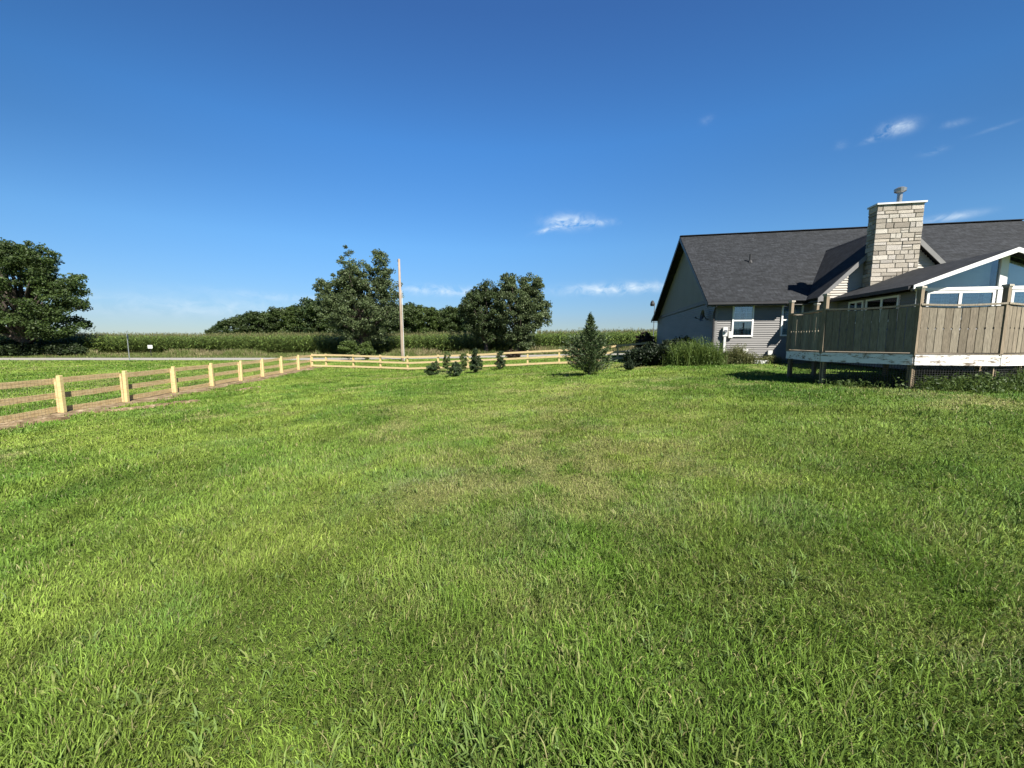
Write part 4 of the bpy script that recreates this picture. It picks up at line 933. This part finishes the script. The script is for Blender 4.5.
p = atY(348, 358, 43.2); b = (p[0], p[1], tz(p[0], p[1])); shrub('roadside_bush', b, [(0, 0, 1.15, 1.15, .9, 1.05), (.2, 0, 1.8, .7, .6, .55)], 'left one of two bright green bushes under the tall loose tree', (.06, .10, .022), (.12, .17, .04), 90, 60, .35, .15, 'bush')
p = atY(367, 358, 43.6); b = (p[0], p[1], tz(p[0], p[1])); shrub('roadside_bush', b, [(0, 0, 1.05, .85, .8, .95), (.1, 0, 1.6, .5, .5, .5)], 'right one of two bright green bushes under the tall loose tree', (.06, .10, .022), (.12, .17, .04), 70, 60, .35, .15, 'bush')
# dark hedge shrubs by the gable
for (px, Y, r_, h, lab) in ((637, 21.2, .75, 1.15, 'lowest dark shrub, left end of the row beside the gable wall'), (652, 21.0, .85, 1.45, 'dark dense shrub second from the left beside the gable wall'), (670, 20.6, .85, 1.50, 'dark dense shrub in the middle of the row beside the gable wall'), (684, 20.9, .8, 1.5, 'dark dense shrub behind the bright weeds beside the gable wall')):
    p = atY(px, 366, Y); b = (p[0], p[1], tz(p[0], p[1])); shrub('dark_shrub', b, [(0, 0, h*.45, r_, r_, h*.48)], lab, (.014, .026, .012), (.034, .056, .022), 80, 70, .3, .10, group='dark shrubs beside the gable wall')
p = atY(645, 345, 38); b = (p[0], p[1], tz(p[0], p[1])); hh = hpx(b, 331.5); shrub('rounded_bush', b, [(0, 0, hh*.5, .98, .9, hh*.5)], 'dark reddish brown rounded bush behind the row of dark shrubs', (.026, .020, .016), (.060, .038, .026), 110, 70, .3, .12, mat='shrubred')
# tall weeds in front of the house wall
def weeds(name, spots, label, c1, c2, hr, wr=(.012, .026), leafy=True):
    X = []; Y = []; H = []; W = []; C = []; LP = []
    for (u, v, r_, n, hs) in spots:
        for i in range(n):
            q = hl(u+random.gauss(0, r_*.5), v+random.gauss(0, r_*.35)); t = random.random(); X.append(q[0]); Y.append(q[1]); hh = random.uniform(*hr)*hs; H.append(hh); W.append(random.uniform(*wr)); C.append(np.array(c1)*(1-t)+np.array(c2)*t)
            if leafy and random.random() < .7:
                zz = tz(q[0], q[1]); LP += [(q[0]+random.gauss(0, .07), q[1]+random.gauss(0, .07), zz+hh*random.uniform(.2, .95)) for _ in range(5)]
    n = len(X); X = np.array(X); Y = np.array(Y)
    o = blades(name, X, Y, np.array(H), np.array(W), rng.random(n)*6.28, np.abs(rng.normal(size=n)*.5)+.12, np.array(C)); tag(o, label, 'weeds', kind='stuff')
    if LP:
        V, Q = leaf_quads(np.array(LP), rng.uniform(.04, .09, len(LP)), .5); l = raw_mesh('leaves', V, Q, None, leaf_cols(len(LP), c1, c2), 'leaf', o)
weeds('tall_weeds', [(-.9, -.55, .55, 800, 1.0), (-.25, -.75, .5, 750, .85), (-1.6, -.2, .5, 500, .9)], 'bright green tall weeds crowding the front corner of the gable', (.06, .115, .022), (.19, .27, .06), (.25, 1.45))
weeds('wall_weeds', [(.35, -.55, .3, 320, .75), (.95, -.45, .35, 420, 1.05), (1.35, -.6, .4, 380, .6), (2.3, -.5, .5, 300, .45)], 'rough tan and green weeds under the left window of the grey wall', (.08, .11, .035), (.22, .22, .09), (.3, 1.0))
weeds('deck_weeds', [(1.8, -10.25, .5, 420, .8), (2.6, -10.3, .6, 520, .9), (3.8, -10.0, .7, 800, 1.1), (2.2, -10.5, .8, 450, .75), (2.2, -9.6, .8, 500, 1.0), (.7, -9.7, .6, 160, .5)], 'leafy green weeds growing up under the edge of the deck', (.05, .09, .02), (.11, .17, .04), (.15, .5), (.008, .018))
